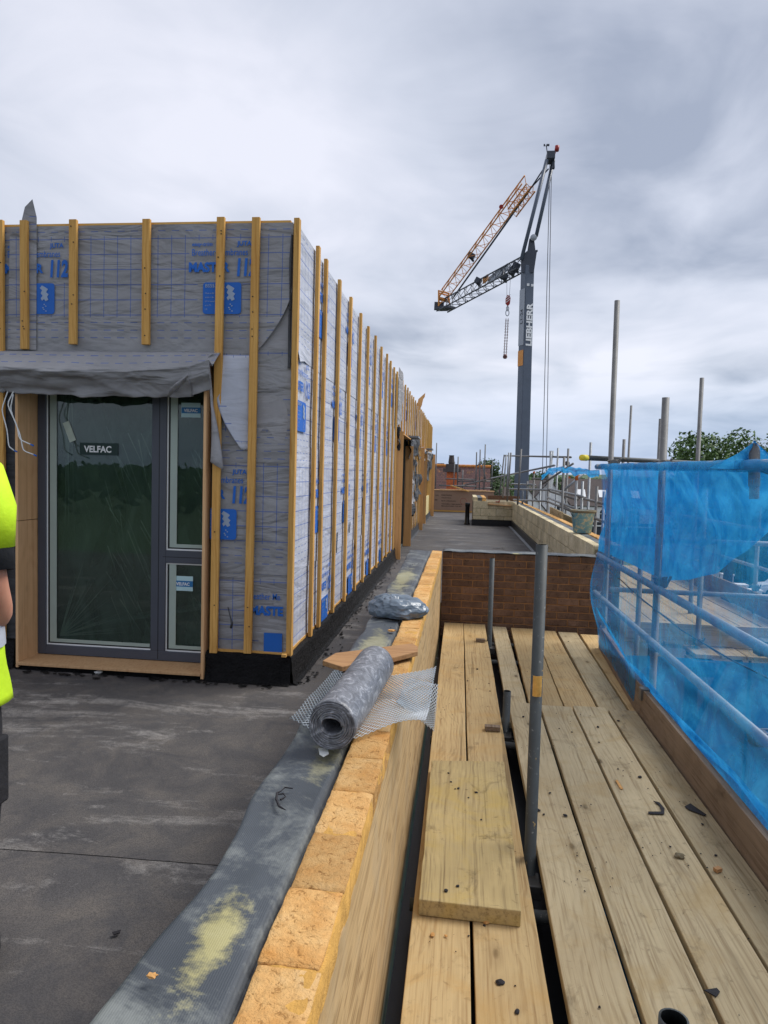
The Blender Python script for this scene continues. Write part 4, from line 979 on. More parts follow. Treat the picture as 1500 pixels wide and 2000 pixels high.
for x in (2.0, 2.6, 3.4): MB().tube((x, 6.6, -.07), (x, 13.3, -.07), TUBE, 8).build('ledger', 'galv_far', bay, smooth=True)
for a, b in (((2.5, 6.7, -.1), (1.9, 6.9, -1.9)), ((3.0, 6.7, -.1), (3.0, 6.7, -8)), ((2.2, 6.7, -.1), (2.2, 6.7, -8))): MB().tube(a, b, TUBE, 8).build('brace', 'galv_far', bay, smooth=True)
MB().tube((1.3, 6.7, -2.1), (4, 6.7, -2.1), TUBE, 8).build('ledger', 'galv_far', bay, smooth=True)
MB().box((2.15, 6.5, -.2), (2.35, 6.75, -.06)).build('wedge_block', 'board', bay)

# --- debris netting
net = thing('debris_netting', (1.3, 4, 1.7), 'translucent blue debris netting hung from the top rail beside the deck', 'netting')
def net_near(a, b):
    t = b; top = TR0.lerp(TR1, .13+.87*a); y = top.y
    zbot = .05+.04*nv(y*1.1, 2)+(.10*max(0, (y-5.6)))
    z = top.z+.02-(top.z+.02-zbot)*t
    x = 1.215+.04*min(1, t*1.1)+.012*math.sin(t*3.1)*(1+nv(y*.9, 4))+.03*nv(y*1.3, z*1.2, 1)*(t > .02)+.02*nv(y*4, z*1.0, 7)*t
    x += -.13*math.exp(-((y-6.1)/.35)**2)*math.exp(-((z-.62)/.35)**2)
    return (x, y+.03*nv(z*2, y)*t, z)
nn = MB(); nn.grid(net_near, 110, 50); nn.uv = None; nn.build('net_sheet', 'net', net, smooth=True)
# doubled upper part, its loose hem hanging in a curve
hem = [(1168, 1075), (1240, 1105), (1300, 1135), (1350, 1132), (1400, 1118), (1440, 1090), (1475, 1062), (1500, 1040), (1560, 1000)]
def net_up(a, b):
    top = TR0.lerp(TR1, a*.62); t = a*(len(hem)-1); i = min(len(hem)-2, int(t)); f = t-i
    h_ = Vector(atx(*hem[i], 1.43)).lerp(Vector(atx(*hem[i+1], 1.43)), f)
    p = Vector((1.375, top.y, top.z+.015)).lerp(h_, b); s = math.sin(b*math.pi)
    return (p.x+.12*s*nv(a*5+b*2, b*1.5-a, 3)+.05*nv(a*11+b*4, b*2, 5)*s+.05*s, p.y+.04*s*nv(a*7, b*4), p.z+.012*nv(a*9, b*4))
nn = MB(); nn.grid(net_up, 80, 40); nn.uv = None; nn.build('net_sheet', 'net_thick', net, smooth=True)
nn = MB(); nn.grid(lambda a, b: (1.55+3.3*a, 6.47+.05*nv(a*5, b*3), -.03-3.2*b), 30, 30); nn.uv = None; nn.build('net_sheet', 'net_thick', net, smooth=True)
nn = MB(); nn.grid(lambda a, b: (1.42+.04*nv(a*5, b*3), 6.4-5.2*a, -.05-3.0*b), 40, 20); nn.uv = None; nn.build('net_sheet', 'net_thick', net, smooth=True)
# gathered roll of net along the rail and the peak tied round a pole
rl = MB(); rl.path([TR0.lerp(TR1, k/40)+Vector((.01*nv(k*.5, 1), 0, .008*nv(k*.7, 2)-.004)) for k in range(41)], [TUBE+.005+.004*nv(k*.6, 3) for k in range(41)], 10); rl.build('net_hem', 'net', net, smooth=True)
def peak(a, b):
    c = at(1470, 908, 3.25); ap = at(1473, 861, 3.25); w = .19*(1-b)**1.2*(1+.2*nv(a*3, b)); t = (a-.5)*2
    return (c.x+(ap.x-c.x)*b+t*w, c.y+.03*math.cos(t*2)*(1-b)-.02*nv(a*5, b*3), c.z-.02+(ap.z-c.z+.02)*b)
nn = MB(); nn.grid(peak, 16, 16); nn.uv = None; nn.build('net_peak', 'net_solid', net, smooth=True)
pole(at(1473, 950, 3.27), at(1473, 866, 3.27), 'galv_far', scf)
# folded lower hem lying along the toe board
def lowhem(a, b):
    y = 6.5-4.9*a; w = .05+.04*abs(nv(y*1.2, 3)); t = b
    return (1.262+.02*t+.012*nv(y*3, b*3), y, .255+.05*nv(y*.8, 1)-w*t*1.2+(.12*max(0, y-5.2)))
nn = MB(); nn.grid(lowhem, 70, 8); nn.uv = None; nn.build('net_hem', 'net_solid', net, smooth=True)
# lacing cord
cd = [atx(1172, 1096, 1.24), atx(1215, 1135, 1.24), atx(1245, 1163, 1.26), atx(1330, 1230, 1.27), atx(1430, 1290, 1.27), atx(1500, 1325, 1.27)]
MB().path(cd, .004, 6).build('lacing_cord', 'steel', net, smooth=True)

# ================================================================== FAR PART OF THE ROOF
def coursed(root, x0, x1, y0, y1, z0, z1, axis, L_, H_, mat, ms, t, gap=.008):
    """blocks of one wall face, each its own piece. axis 'x' runs along x at y0 face; 'y' runs along y at x0 face"""
    r_ = 0; z = z1
    while z > z0+.02:
        h_ = min(H_, z-z0); off = L_/2 if r_ % 2 else 0
        a, b = (x0, x1) if axis == 'x' else (y0, y1); p = a-off
        while p < b-.01:
            u, v = max(p, a), min(p+L_, b)
            if v-u > .03:
                me = random.choice(ms)
                if axis == 'x': piece('block', me, root, ((u+v)/2, y0+t/2+random.uniform(-.002, .002), z-h_/2), scale=((v-u-gap)/L_, t, (h_-gap)/H_))
                else: piece('block', me, root, (x0+t/2+random.uniform(-.002, .002), (u+v)/2, z-h_/2), rot=(0, 0, R(90)), scale=((v-u-gap)/L_, t, (h_-gap)/H_))
            p += L_
        z -= h_; r_ += 1
bl = []
for k in range(4):
    me = rough_box(.44, 1.0, .215, .003, 40+k, 2, 8); me.materials.append(M['block']); bl.append(me)
CY, CX0, CX1, CZ = 20.0, .31, 1.48, .86
cap = thing('block_pier', (.9, CY, ZR), 'pale block end wall across the roof behind the black vent pipe', 'wall')
coursed(cap, CX0, CX1, CY, CY, ZR+.17, CZ+.02, 'x', .44, .215, 'block', bl, .1)
MB().box((CX0+.01, CY+.02, ZR), (CX1, CY+2.6, CZ-.01)).build('wall_core', 'mortar_p', cap)
MB().box((CX0-.03, CY-.03, ZR), (CX1, CY+.02, ZR+.17)).build('felt_upstand', 'black', cap)
MB().box((CX0+.0, CY+.1, CZ-.012), (CX0+.12, CY+2.6, CZ+.12)).build('block', 'block', cap); MB().box((CX0+.13, CY+.1, CZ), (CX0+.25, CY+2.6, CZ+.11)).build('damp_strip', 'strip', cap)
MB().box((CX0+.26, CY+.1, CZ), (CX0+.37, CY+2.6, CZ+.115)).build('brick_course', 'brick_o', cap); MB().box((CX0+.5, CY+2.4, CZ-.2), (CX1+.35, CY+2.5, CZ+.12)).build('brick_return', 'brick_d', cap)
pw = thing('block_parapet', (1.5, 14, ZR), 'long pale block parapet with orange brick outer leaf beside the far roof', 'wall')
WX, WZ = 1.43, .85
coursed(pw, WX, WX, 7.66, 20.0, ZR+.17, WZ+.02, 'y', .44, .215, 'block', bl, .1)
MB().box((WX+.02, 7.66, -8), (WX+.30, 22.6, WZ-.03)).build('wall_core', 'mortar_p', pw)
MB().box((WX-.03, 7.67, ZR), (WX+.02, 20.0, ZR+.17)).build('felt_upstand', 'black', pw)
MB().box((WX-.09, 7.67, ZR), (WX-.03, 20.0, ZR+.012)).build('edge_trim', 'galv', pw)
MB().grid(lambda a, b: (WX+.10+.11*a, 7.66+13.5*b, WZ+.012+.01*nv(b*20, a)), 4, 80, lambda a, b: (0, 0)).build('damp_strip', 'strip', pw, smooth=True)
obm = rough_box(.1, .21, .07, .003, 3, 2, 14); obm.materials.append(M['brick_o'])
y = 7.8
while y < 22.4: piece('brick', obm, pw, (WX+.265, y, WZ-.012+random.uniform(-.003, .003)), random.uniform(-.02, .02)); y += .222
# vent pipe
vp = MB(); c = atz(912, 1024, ZR); vp.lathe([(.085, 0), (.085, .03), (.066, .05), (.062, .52), (.074, .525), (.074, .62), (.06, .635), (.0, .636)], c, 16)
o = vp.build('vent_pipe', 'black', None, smooth=True, org=c); tag(o, 'short black vent pipe standing on the grey roof', 'pipe')
# brown printed board wall at the far end
br = thing('sheathing_wall', (0, 27, ZR), 'low brown sheathing board wall with printed dark text at the roof end', 'wall')
yb = 27.0
MB().box((-1.9, yb, ZR+.06), (1.2, yb+.05, 1.0)).build('sheathing_board', 'brownboard', br)
MB().box((-1.9, yb-.02, ZR), (1.2, yb+.04, ZR+.058)).build('bottom_plate', 'batten_x', br)
MB().box((-1.9, yb-.03, 1.0), (1.22, yb+.35, 1.03)).box((-.9, yb-.03, 1.03), (.9, yb+.3, 1.05)).build('top_plate', 'ply', br)
for (px, py, s, t) in ((840, 968, .05, 'A B C  TYPE'), (840, 972, .05, 'RE 20'), (842, 977, .05, 'M 12 MM'), (862, 968, .06, 'SHEATHING'), (862, 973, .05, 'STRUCTURAL'), (862, 979, .05, 'BS EN 13986 BOARD'), (862, 985, .05, 'THICKNESS 12 MM GRADE 3'), (862, 989, .05, 'MANUFACTURED  FOR SITE')):
    p = at(px, py, yb-.003); vs, fs = text_mesh(t, s*1.15, .02); MB().add([(p.x+q.x*1.1, yb-.003, p.z+q.y) for q in vs], fs).build('printed_lettering', 'ink_dark', br)
rg = MB(); c = at(905, 979, yb-.004)
for k in range(24):
    t0, t1 = k*math.pi/12, (k+1)*math.pi/12; rg.add([(c.x+r_*math.cos(t), yb-.004, c.z+r_*math.sin(t)) for t in (t0, t1) for r_ in (.115, .125)], [(0, 1, 3, 2)])
rg.build('printed_ring', 'red', br)
pl = MB().beam(at(880, 948, 26.9), at(916, 960, 26.8), .10, .04).build('loose_batten', 'batten_x', None); tag(pl, 'pale batten lying aslant on top of the brown board wall', 'timber')
pk = thing('plank_on_pier', at(977, 988, 20.0), 'pale plank lying on the block end wall with a small red tool', 'plank')
a, b = at(953, 984, 20.05), at(998, 988, 20.05); MB().beam(a+Vector((0, 0, .0)), b, .22, .03).build('plank', 'ply', pk)
c = at(972, 982, 20.0); MB().beam(c+Vector((-.06, 0, .03)), c+Vector((.06, 0, .03)), .05, .02).tube(c+Vector((.02, 0, .03)), c+Vector((.06, 0, .08)), .012, 6).build('trowel', 'red', pk)
# bucket
c = at(1136, 1066, 9.3); c.z = WZ+.028
bk = thing('mortar_bucket', c, 'mortar splashed blue bucket standing on the pale block parapet', 'bucket')
MB().lathe([(.0, .004), (.115, .0), (.152, .27), (.163, .272), (.166, .285), (.160, .292), (.146, .29), (.112, .02), (0, .02)], c, 28, cap=False).build('bucket_body', 'bucket', bk, smooth=True)
MB().lathe([(.153, .262), (.170, .264), (.172, .295), (.150, .300), (.148, .262)], c, 28, cap=False).build('bucket_rim', 'mortar_p', bk, smooth=True)
MB().path([c+Vector((.165*math.cos(t), -.165*abs(math.sin(t))*.6-.08*0, .27-.10*math.sin(t))) for t in [k*math.pi/10 for k in range(11)]], .004, 6).build('handle', 'steel', bk)
for (px, py, sx) in ((1150, 1070, .20), (1162, 1076, .16), (1172, 1084, .12)):
    p = at(px, py, 8.6); o = MB().box((p.x-sx/2, p.y-.05, p.z-.035), (p.x+sx/2, p.y+.05, p.z+.035)).build('loose_brick', 'brick_d', None, bevel=.004, org=p)
    tag(o, {1150: 'brown brick beside the bucket, biggest of the loose three', 1162: 'brown loose brick between the bucket and the blue netting', 1172: 'small loose brick right against the edge of the blue netting'}[px], 'brick', 'loose bricks beside the bucket')
# flapping scrap on far roof
cr = MB(); p = atz(975, 1072, ZR); cr.grid(lambda a, b: (p.x-.12+.24*a, p.y+.04*nv(a*5, 1)+.06*b*(1+nv(a*8, b)), ZR+.006+.02*abs(nv(a*7, b*3))), 14, 3); cr.uv = None
tag(cr.build('felt_offcut', 'scrap_black', None, org=p), 'crumpled black felt scrap lying on the far grey roof', 'scrap')

# ================================================================== FAR SCAFFOLDING
fs_ = thing('perimeter_scaffold', (2.6, 15, 0), 'tangle of grey scaffold tubes beyond the pale block parapet', 'scaffold')
tubes = [   # x0,y0,depth0, x1,y1,depth1
 (985, 888, 24, 975, 970, 24), (989, 888, 22, 982, 972, 22), (994, 884, 20, 989, 968, 20), (998, 884, 21, 990, 985, 21),
 (1018, 877, 18, 1011, 986, 18), (1076, 882, 17, 1074, 985, 17), (1090, 875, 17, 1084, 1005, 17), (1110, 876, 16, 1103, 985, 16),
 (1102, 893, 13.5, 1092, 1023, 13.5), (1043, 922, 18, 1038, 985, 18), (1072, 921, 16.5, 1067, 1010, 16.5), (1127, 920, 13, 1122, 1022, 13),
 (1154, 864, 13, 1143, 1030, 13), (985, 890, 24, 1115, 893, 16), (960, 934, 26, 1083, 909, 15), (1040, 935, 18, 1072, 935, 16.6),
 (995, 955, 20, 1073, 957, 16.4), (1003, 976, 20, 1068, 979, 16.4), (1072, 955, 16.4, 1138, 970, 12.5), (1074, 960, 16.4, 1128, 976, 13),
 (1132, 972, 13, 1183, 985, 11), (1070, 972, 16.4, 1122, 993, 13), (1070, 980, 16.4, 1120, 1000, 13), (1126, 998, 12.8, 1182, 1020, 10.8),
 (1022, 955, 19, 1020, 985, 19), (1060, 945, 15.5, 1120, 905, 15), (1098, 960, 14.5, 1140, 925, 14.5), (1030, 940, 19, 1028, 990, 19), (1056, 940, 17.5, 1054, 1000, 17.5), (1138, 940, 12.6, 1134, 1035, 12.6), (1166, 950, 11.5, 1163, 1045, 11.5), (1095, 985, 14.8, 1140, 1010, 12.6), (1000, 945, 22, 1045, 947, 18), (1180, 960, 12, 1176, 1048, 12)]
for x0, y0, d0, x1, y1, d1 in tubes:
    p0, p1 = at(x0, y0, d0), at(x1, y1, d1)
    if abs(x0-x1) < 16 and y1-y0 > 40: p1 = Vector((p0.x+.0, p0.y, -8)) if p0.x > 1.76 else p1
    MB().tube(p0, p1, TUBE, 8).build('tube', random.choice(['galv_far', 'galv', 'galv_far']), fs_, smooth=True)
for px, py, d in ((1043, 921, 18), (1072, 920, 16.5), (1127, 919, 13)):
    p = at(px, py, d); MB().tube(p, p+Vector((0, 0, -.18 if px > 1100 else -.05)), TUBE+.005, 10).build('end_cap', 'orange_cap', fs_, smooth=True)
for a, b in (((1075, 1000), (1098, 1012)), ((1098, 1012), (1122, 1024))): MB().beam(at(*a, 15), at(*b, 13.2), .04, .22).build('toe_board', 'board', fs_)
p = at(1108, 905, 16); MB().tube(p, p+Vector((0, .04, 0)), .055, 14).build('end_disc', 'steel', fs_)
def drape(a, b):
    pts = [(1058, 928), (1075, 914), (1092, 912), (1110, 913), (1130, 913), (1150, 918), (1172, 918)]
    t = a*6; i = min(5, int(t)); f = t-i; p = at(pts[i][0]*(1-f)+pts[i+1][0]*f, pts[i][1]*(1-f)+pts[i+1][1]*f, 15-4*a)
    return (p.x+.03*nv(a*9, b*3), p.y+.08*b, p.z-(.10+.07*nv(a*7, 2))*b*1.1+.03*nv(a*12, b*2, 4))
nn = MB(); nn.grid(drape, 50, 8); nn.uv = None; tag(nn.build('netting_strip', 'net_solid', None, smooth=True, org=at(1110, 915, 13)), 'bunched strip of bright blue netting draped over far scaffold tubes', 'netting')
# corrugated white chute hose and antenna
hs = MB(); pts = [at(1078, 925, 17).lerp(at(1073, 955, 17), k/14) for k in range(15)]; hs.path(pts, [.06+.012*(k % 2) for k in range(15)], 10)
tag(hs.build('flexible_hose', 'white', None, smooth=True, org=pts[-1]), 'pale corrugated hose hanging among the far scaffold tubes', 'hose')
ls = MB(); c = at(1077, 890, 17.5); ls.tube(c+Vector((0, 0, -.25)), c, .035, 10).tube(c, c+Vector((0, 0, .12)), .055, 10); tag(ls.build('site_lamp', 'white', None, org=c), 'small pale site lamp on a post left of the blue strip', 'lamp')
# second group at left of the crane, by the tiled roof
fs2 = thing('roof_edge_scaffold', (0, 33, 0), 'thin scaffold tubes in front of the brown tiled roof', 'scaffold')
for x0, y0, d0, x1, y1, d1 in [(853, 865, 33, 850, 955, 33), (895, 892, 30, 893, 952, 30), (888, 902, 32, 886, 952, 32), (931, 883, 30, 929, 955, 30), (938, 878, 30, 936, 958, 30), (948, 868, 30, 945, 958, 30), (962, 900, 34, 960, 955, 34), (904, 918, 32, 903, 955, 32), (870, 935, 30, 930, 937, 30), (893, 940, 30, 958, 940, 30), (857, 948, 28.5, 930, 950, 28.5), (895, 950, 29, 962, 934, 27), (929, 910, 30, 939, 906, 30), (942, 905, 30, 949, 940, 30), (925, 955, 30, 960, 953, 30)]:
    MB().tube(at(x0, y0, d0), at(x1, y1, d1), TUBE*1.1, 7).build('tube', 'galv_far', fs2, smooth=True)
# tall poles standing right of the netting
fs3 = thing('outer_scaffold_poles', (3, 12, 0), 'bare upright scaffold poles rising behind the blue netting', 'scaffold')
for x0, y0, x1, y1, d in [(1233, 792, 1225, 905, 15.5), (1219, 858, 1216, 905, 11.5), (1290, 818, 1286, 905, 11), (1371, 738, 1363, 905, 8.6)]:
    p0 = at(x0, y0, d); p1 = at(x1, y1, d); MB().tube((p1.x+(p1.x-p0.x)*2, d, -8), p0, TUBE, 10).build('standard', 'galv_far', fs3, smooth=True)

# ================================================================== CRANE
cr_base = Vector((2.32, 29, GZ))
crn = thing('tower_crane', cr_base, 'grey self erecting tower crane with folded yellow jib beyond the roof', 'crane')
mt0, mt1 = at(1018, 960, 29), at(1031, 505, 29)
ax = (mt1-mt0).normalized(); mbot = mt0-ax*((mt0.z-GZ-1.2)/ax.z)
ang = R(28); fx = Vector((math.cos(ang), math.sin(ang), 0)); fy = Vector((-math.sin(ang), math.cos(ang), 0))
S = .40
def mast_pt(z, i, j, k=1.0):
    t = (z-mbot.z)/ax.z; c = mbot+ax*t; return c+fx*(i*S/2*k)+fy*(j*S/2*k)
ms = MB(); zz = [mbot.z, 9.6, 10.6]
for z, k in ((mbot.z, 1.12), (1.0, 1.1), (9.0, 1.0), (10.2, 1.0)):
    ms.v += [tuple(mast_pt(z, i, j, k)) for i, j in ((-1, -1), (1, -1), (1, 1), (-1, 1))]
for k in range(3):
    for i in range(4): ms.f.append((k*4+i, k*4+(i+1) % 4, k*4+4+(i+1) % 4, k*4+4+i))
ms.f += [(3, 2, 1, 0), (12, 13, 14, 15)]; mast = ms.build('mast', 'crane', crn, bevel=.03)
# pale panel and stripe on the left face, lettering on both faces
def face_mb(z0, z1, off=.004, left=True, inset=.08):
    P = [mast_pt(z0, -1, 1), mast_pt(z0, -1, -1), mast_pt(z1, -1, -1), mast_pt(z1, -1, 1)]; n = -fx*(off+.02)
    c = sum(P, Vector())/4; return MB().prism([q+(c-q)*inset*Vector((1, 1, 0)).length*.3+n for q in P], fx*.004)
face_mb(6.95, 9.3).build('pale_panel', 'crane_pale', mast); face_mb(6.15, 6.8).build('yellow_stripe', 'crane_o', mast)
def mast_text(txt, size, z, front, bold, xs=1.0):
    vs, fs = text_mesh(txt, size, bold, 'LEFT', xs=xs); mb = MB(); P = []
    for p in vs:      # text runs upward along the mast
        zq = z+p.x; c = mast_pt(zq, 0, 0)
        P.append(c+(fx*(-p.y+size*.36)-fy*(S/2+.03) if front else -fy*(-p.y+size*.36)*-1*-1+(-fx)*(S/2+.03)))
    mb.add(P, fs); return mb
mast_text('LIEBHERR', .38, 6.95, True, .04, 1.06).build('mast_lettering', 'crane_w', mast)
mast_text('L1-24', .26, 7.85, False, .02).build('mast_lettering', 'crane_d', mast)
for i in (-.5, .5):
    p = mast_pt(9.4, i, -1)-fy*.03; MB().box(p-Vector((.05, .01, .05)), p+Vector((.05, .01, .05))).build('mast_plate', 'crane_w', mast)
# slewing base on the ground, ballast
sbm = MB().box(cr_base+Vector((-1.3, -1.3, .3)), cr_base+Vector((1.3, 1.3, .9)))
for i in (-1, 1):
    for j in (-1, 1): sbm.beam(cr_base+Vector((0, 0, .5)), cr_base+Vector((2.2*i, 2.2*j, .3)), .3, .3).box(cr_base+Vector((2.2*i-.3, 2.2*j-.3, 0)), cr_base+Vector((2.2*i+.3, 2.2*j+.3, .12)))
sbm.build('undercarriage', 'crane_d', crn); MB().box(cr_base+Vector((-.9, .9, .9)), cr_base+Vector((.9, 2.2, 2.6))).build('ballast', 'crane', crn, bevel=.05)
# head of the mast
hd = MB(); c0 = mast_pt(10.2, 0, 0); c1 = at(1042, 462, 29)
hd.prism([c0+Vector((-.24, -.2, -.3)), c0+Vector((.24, -.2, -.3)), c0+Vector((.34, -.2, .6)), at(1046, 490, 28.8), at(1043, 464, 28.8), at(1034, 466, 28.8), at(1030, 490, 28.8), c0+Vector((-.26, -.2, .4))], (0, .06, 0))
hd.prism([c0+Vector((-.24, .2, -.3)), c0+Vector((.24, .2, -.3)), c0+Vector((.34, .2, .6)), at(1046, 490, 29.2), at(1043, 464, 29.2), at(1034, 466, 29.2), at(1030, 490, 29.2), c0+Vector((-.26, .2, .4))], (0, .06, 0))
hd.tube(at(1043, 464, 28.7), at(1043, 464, 29.3), .12, 12).beam(at(1028, 493, 29), at(1050, 490, 29), .1, .06); hd.build('mast_head', 'crane_d', crn)
MB().tube(at(1042, 464, 28.66), at(1042, 464, 29.3), .13, 16).build('pulley', 'crane_pale', crn, smooth=True)
def truss(p0, p1, w0, w1, up, nb, rc, rd, mat, name, tri=False):
    p0, p1 = Vector(p0), Vector(p1); a = (p1-p0).normalized(); sd = a.cross(Vector(up)).normalized(); u = sd.cross(a)
    cs = ((-1, -1), (1, -1), (1, 1), (-1, 1)) if not tri else ((-1, -1), (1, -1), (0, 1))
    mb = MB(); P = []
    for k in range(nb+1):
        t = k/nb; w = w0+(w1-w0)*t; c = p0.lerp(p1, t); P.append([c+sd*(i*w/2)+u*(j*w/2) for i, j in cs])
    n = len(cs)
    for i in range(n):
        mb.tube(P[0][i], P[-1][i], rc, 6)
        for k in range(nb):
            q = (i, (i+1) % n) if k % 2 == 0 else ((i+1) % n, i); mb.tube(P[k][q[0]], P[k+1][q[1]], rd, 4, cap=False)
    return mb.build(name, mat, crn), P
root_ = at(1020, 513, 29.2); tip_ = at(864, 597, 36.6)
truss(root_, tip_, .52, .62, (0, 0, 1), 22, .032, .014, 'crane_d', 'inner_jib', True)
E_ = at(1027, 352, 30.2); t2 = at(864, 574, 36.6)
truss(t2, E_, .52, .50, (0, 0, 1), 22, .032, .013, 'crane_o', 'outer_jib', True)
t3, E3 = at(1000, 416, 31.0), at(1037, 366, 29.9)
truss(t3, E3, .34, .34, (0, 0, 1), 8, .03, .014, 'crane_o', 'jib_tip_section', False)
kn = MB()
for q in (-.22, .22):
    w_ = Vector((0, q, 0)); kn.tube(at(857, 600, 36.6)+w_, at(857, 569, 36.6)+w_, .045, 6).tube(at(857, 570, 36.6)+w_, at(878, 576, 36.6)+w_, .04, 6).tube(at(878, 594, 36.6)+w_, at(876, 574, 36.6)+w_, .045, 6).tube(at(857, 598, 36.6)+w_, at(877, 577, 36.6)+w_, .03, 6)
kn.beam(at(858, 583, 36.6), at(876, 588, 36.6), .4, .1); kn.build('jib_knuckle', 'crane_o', crn)
kn = MB(); kn.beam(at(856, 604, 36.7), at(882, 600, 36.2), .6, .1).beam(at(858, 590, 36.7), at(857, 606, 36.7), .5, .07); kn.build('jib_end', 'crane_d', crn)
MB().beam(at(955, 548, 32.2), at(992, 521, 30.4), .06, .3).build('jib_sign', 'crane_pale', crn)
MB().beam(at(944, 549, 32.5), at(953, 541, 32.1), .065, .26).build('jib_stripe', 'crane_o', crn)
q0, q1 = at(961, 546, 32.0), at(990, 524, 30.4); dd = (q1-q0); 
vs, fs = text_mesh('LIEBHERR', .2, .02, xs=1.6)
wd = max(p.x for p in vs); MB().add([q0+dd*(p.x/wd)*.92+Vector((0, -.06, p.y*.8-.06)) for p in vs], fs).build('jib_lettering', 'crane_d', crn)
for px, py, d in ((934, 549, 32.8), (1000, 530, 30), (985, 540, 30.6), (1008, 520, 29.6), (921, 500, 34)):
    p = at(px, py, d); MB().box(p-Vector((.16, .16, .12)), p+Vector((.16, .16, .12)), rot=Matrix.Rotation(.5, 3, 'Y')).tube(p-Vector((.1, .2, .1)), p+Vector((.1, .2, -.18)), .06, 8).build('trolley_gear', 'crane_d', crn, bevel=.03)
MB().tube(at(979, 404, 31.8), at(979, 404, 31.6), .1, 10).build('warning_disc', 'red', crn)
# A-frame legs, apex, pendant bar and ropes
ap = at(1075, 303, 29)
for (x0, y0, dy), (x1, y1) in zip(((1068, 312, -.25), (1081, 313, .25)), ((1018, 508), (1047, 462))):
    MB().tube(at(x0, y0, 29+dy), at(x1, y1, 29+dy), .075, 8).build('a_frame_leg', 'crane', crn, smooth=True)
MB().box(ap-Vector((.16, .3, .25)), ap+Vector((.16, .3, .05))).beam(ap+Vector((-.14, 0, -.2)), at(1066, 325, 29), .1, .14).beam(ap+Vector((.12, 0, -.2)), at(1081, 330, 29), .1, .14).build('a_frame_head', 'crane_d', crn, bevel=.02)
MB().tube(at(1071, 330, 29), at(1038, 366, 30), .03, 6).tube(at(1068, 320, 29), at(1034, 372, 30), .03, 6).tube(at(1034, 372, 30), at(884, 583, 36.3), .045, 6).build('pendant_bar', 'crane_d', crn)
MB().tube(at(1074, 320, 29.2), at(1058, 985, 29.6), .014, 5).build('hoist_rope', 'steel', crn); MB().tube(at(1077, 330, 29.2), at(1066, 985, 29.8), .014, 5).build('hoist_rope', 'steel', crn)
an = MB(); p = at(1069, 300, 29); an.tube(p, p+Vector((-.05, 0, .3)), .02, 6).tube(p+Vector((-.12, 0, .3)), p+Vector((.02, 0, .32)), .012, 5)
for q in (-.13, -.02, .04): an.tube(p+Vector((q, 0, .3)), p+Vector((q, 0, .37)), .035, 6)
an.build('anemometer', 'crane_d', crn)
p = at(1085, 300, 29); MB().tube(p+Vector((-.05, 0, -.1)), p+Vector((.02, 0, .12)), .02, 6).tube(p+Vector((.04, 0, .1)), p+Vector((.06, 0, .3)), .09, 10).build('warning_lamp', 'red', crn, smooth=True)
# hook block and chain
D_ = 30.3
MB().tube(at(990, 542, D_), at(990, 578, D_), .007, 4).build('hook_rope', 'steel', crn); MB().tube(at(997, 543, D_), at(995, 578, D_), .007, 4).build('hook_rope', 'steel', crn)
hk = thing('hook_block', at(992, 590, D_), 'red and white crane hook block with hanging lifting chain', 'hook')
p = at(992, 587, D_); w = .10
hp = [p+Vector(q) for q in ((-.05, -.06, .22), (.06, -.06, .22), (.11, -.06, .1), (.09, -.06, -.14), (0, -.06, -.24), (-.10, -.06, -.12), (-.10, -.06, .08))]
MB().prism(hp, (0, .12, 0)).build('block_body', 'red', hk, bevel=.015); 
st = MB()
for k in range(3): st.beam(p+Vector((-.09, -.063, -.10+.1*k)), p+Vector((.09, -.063, .04+.1*k)), .004, .03, up=(0, 0, 1))
st.build('block_stripe', 'crane_w', hk)
cn = MB(); y0 = p.z-.24
def link(mb, c, r, L_, t, turn):
    pts = []
    for k in range(12):
        a = 2*math.pi*k/12; x = r*math.cos(a); z = (L_/2)*math.sin(a); pts.append(c+(Vector((x, 0, z)) if turn else Vector((0, x, z))))
    pts.append(pts[0]); mb.path(pts, t, 5, cap=False)
link(cn, p+Vector((0, 0, -.34)), .05, .2, .018, 1); link(cn, at(991, 611, D_), .07, .26, .02, 1); cn.tube(p+Vector((0, 0, -.24)), at(991, 605, D_), .02, 6)
MB_ch = cn.build('hook', 'crane_pale', hk, smooth=True)
c0, c1 = at(990.5, 622, D_), at(986.5, 695, D_)
for off in (-.045, .045):
    ch = MB(); n = 26
    for k in range(n): link(ch, c0.lerp(c1, (k+.5)/n)+Vector((off, 0, 0)), .022, .085, .010, k % 2)
    ch.build('chain', 'chain', hk)
MB().tube(c1+Vector((0, 0, .06)), c1+Vector((0, 0, -.06)), .07, 8, .10).tube(c1+Vector((0, 0, -.06)), c1+Vector((0, 0, -.12)), .10, 8, .06).build('chain_end', 'chain', hk, smooth=True)

# ================================================================== BACKGROUND BUILDINGS
nb = thing('tiled_house', (-1, 46, GZ), 'brown clay tiled roof with orange ridge and brick chimney behind the terrace', 'house')
ry, x0, x1, ez, rz_ = 46.0, -5.5, 1.75, -1.6, at(900, 911, 46).z
MB().add([(x0, ry-3.6, ez), (x1, ry-3.6, ez), (x1, ry, rz_), (x0, ry, rz_), (x0, ry+3.6, ez), (x1, ry+3.6, ez)], [(0, 1, 2, 3), (3, 2, 5, 4)]).build('roof', 'tiles', nb, solid=.08)
MB().box((x0+.3, ry-3.3, GZ), (x1-.3, ry+3.3, ez)).prism([(x1-.3, ry-3.3, ez), (x1-.3, ry+3.3, ez), (x1-.3, ry, rz_-.2)], (-.2, 0, 0)).build('wall', 'chim', nb)
rme = MB().path([(-.16, 0, 0), (.16, 0, 0)], .11, 8).mesh('ridge_tile', mat='ridge')
x = x0+.2
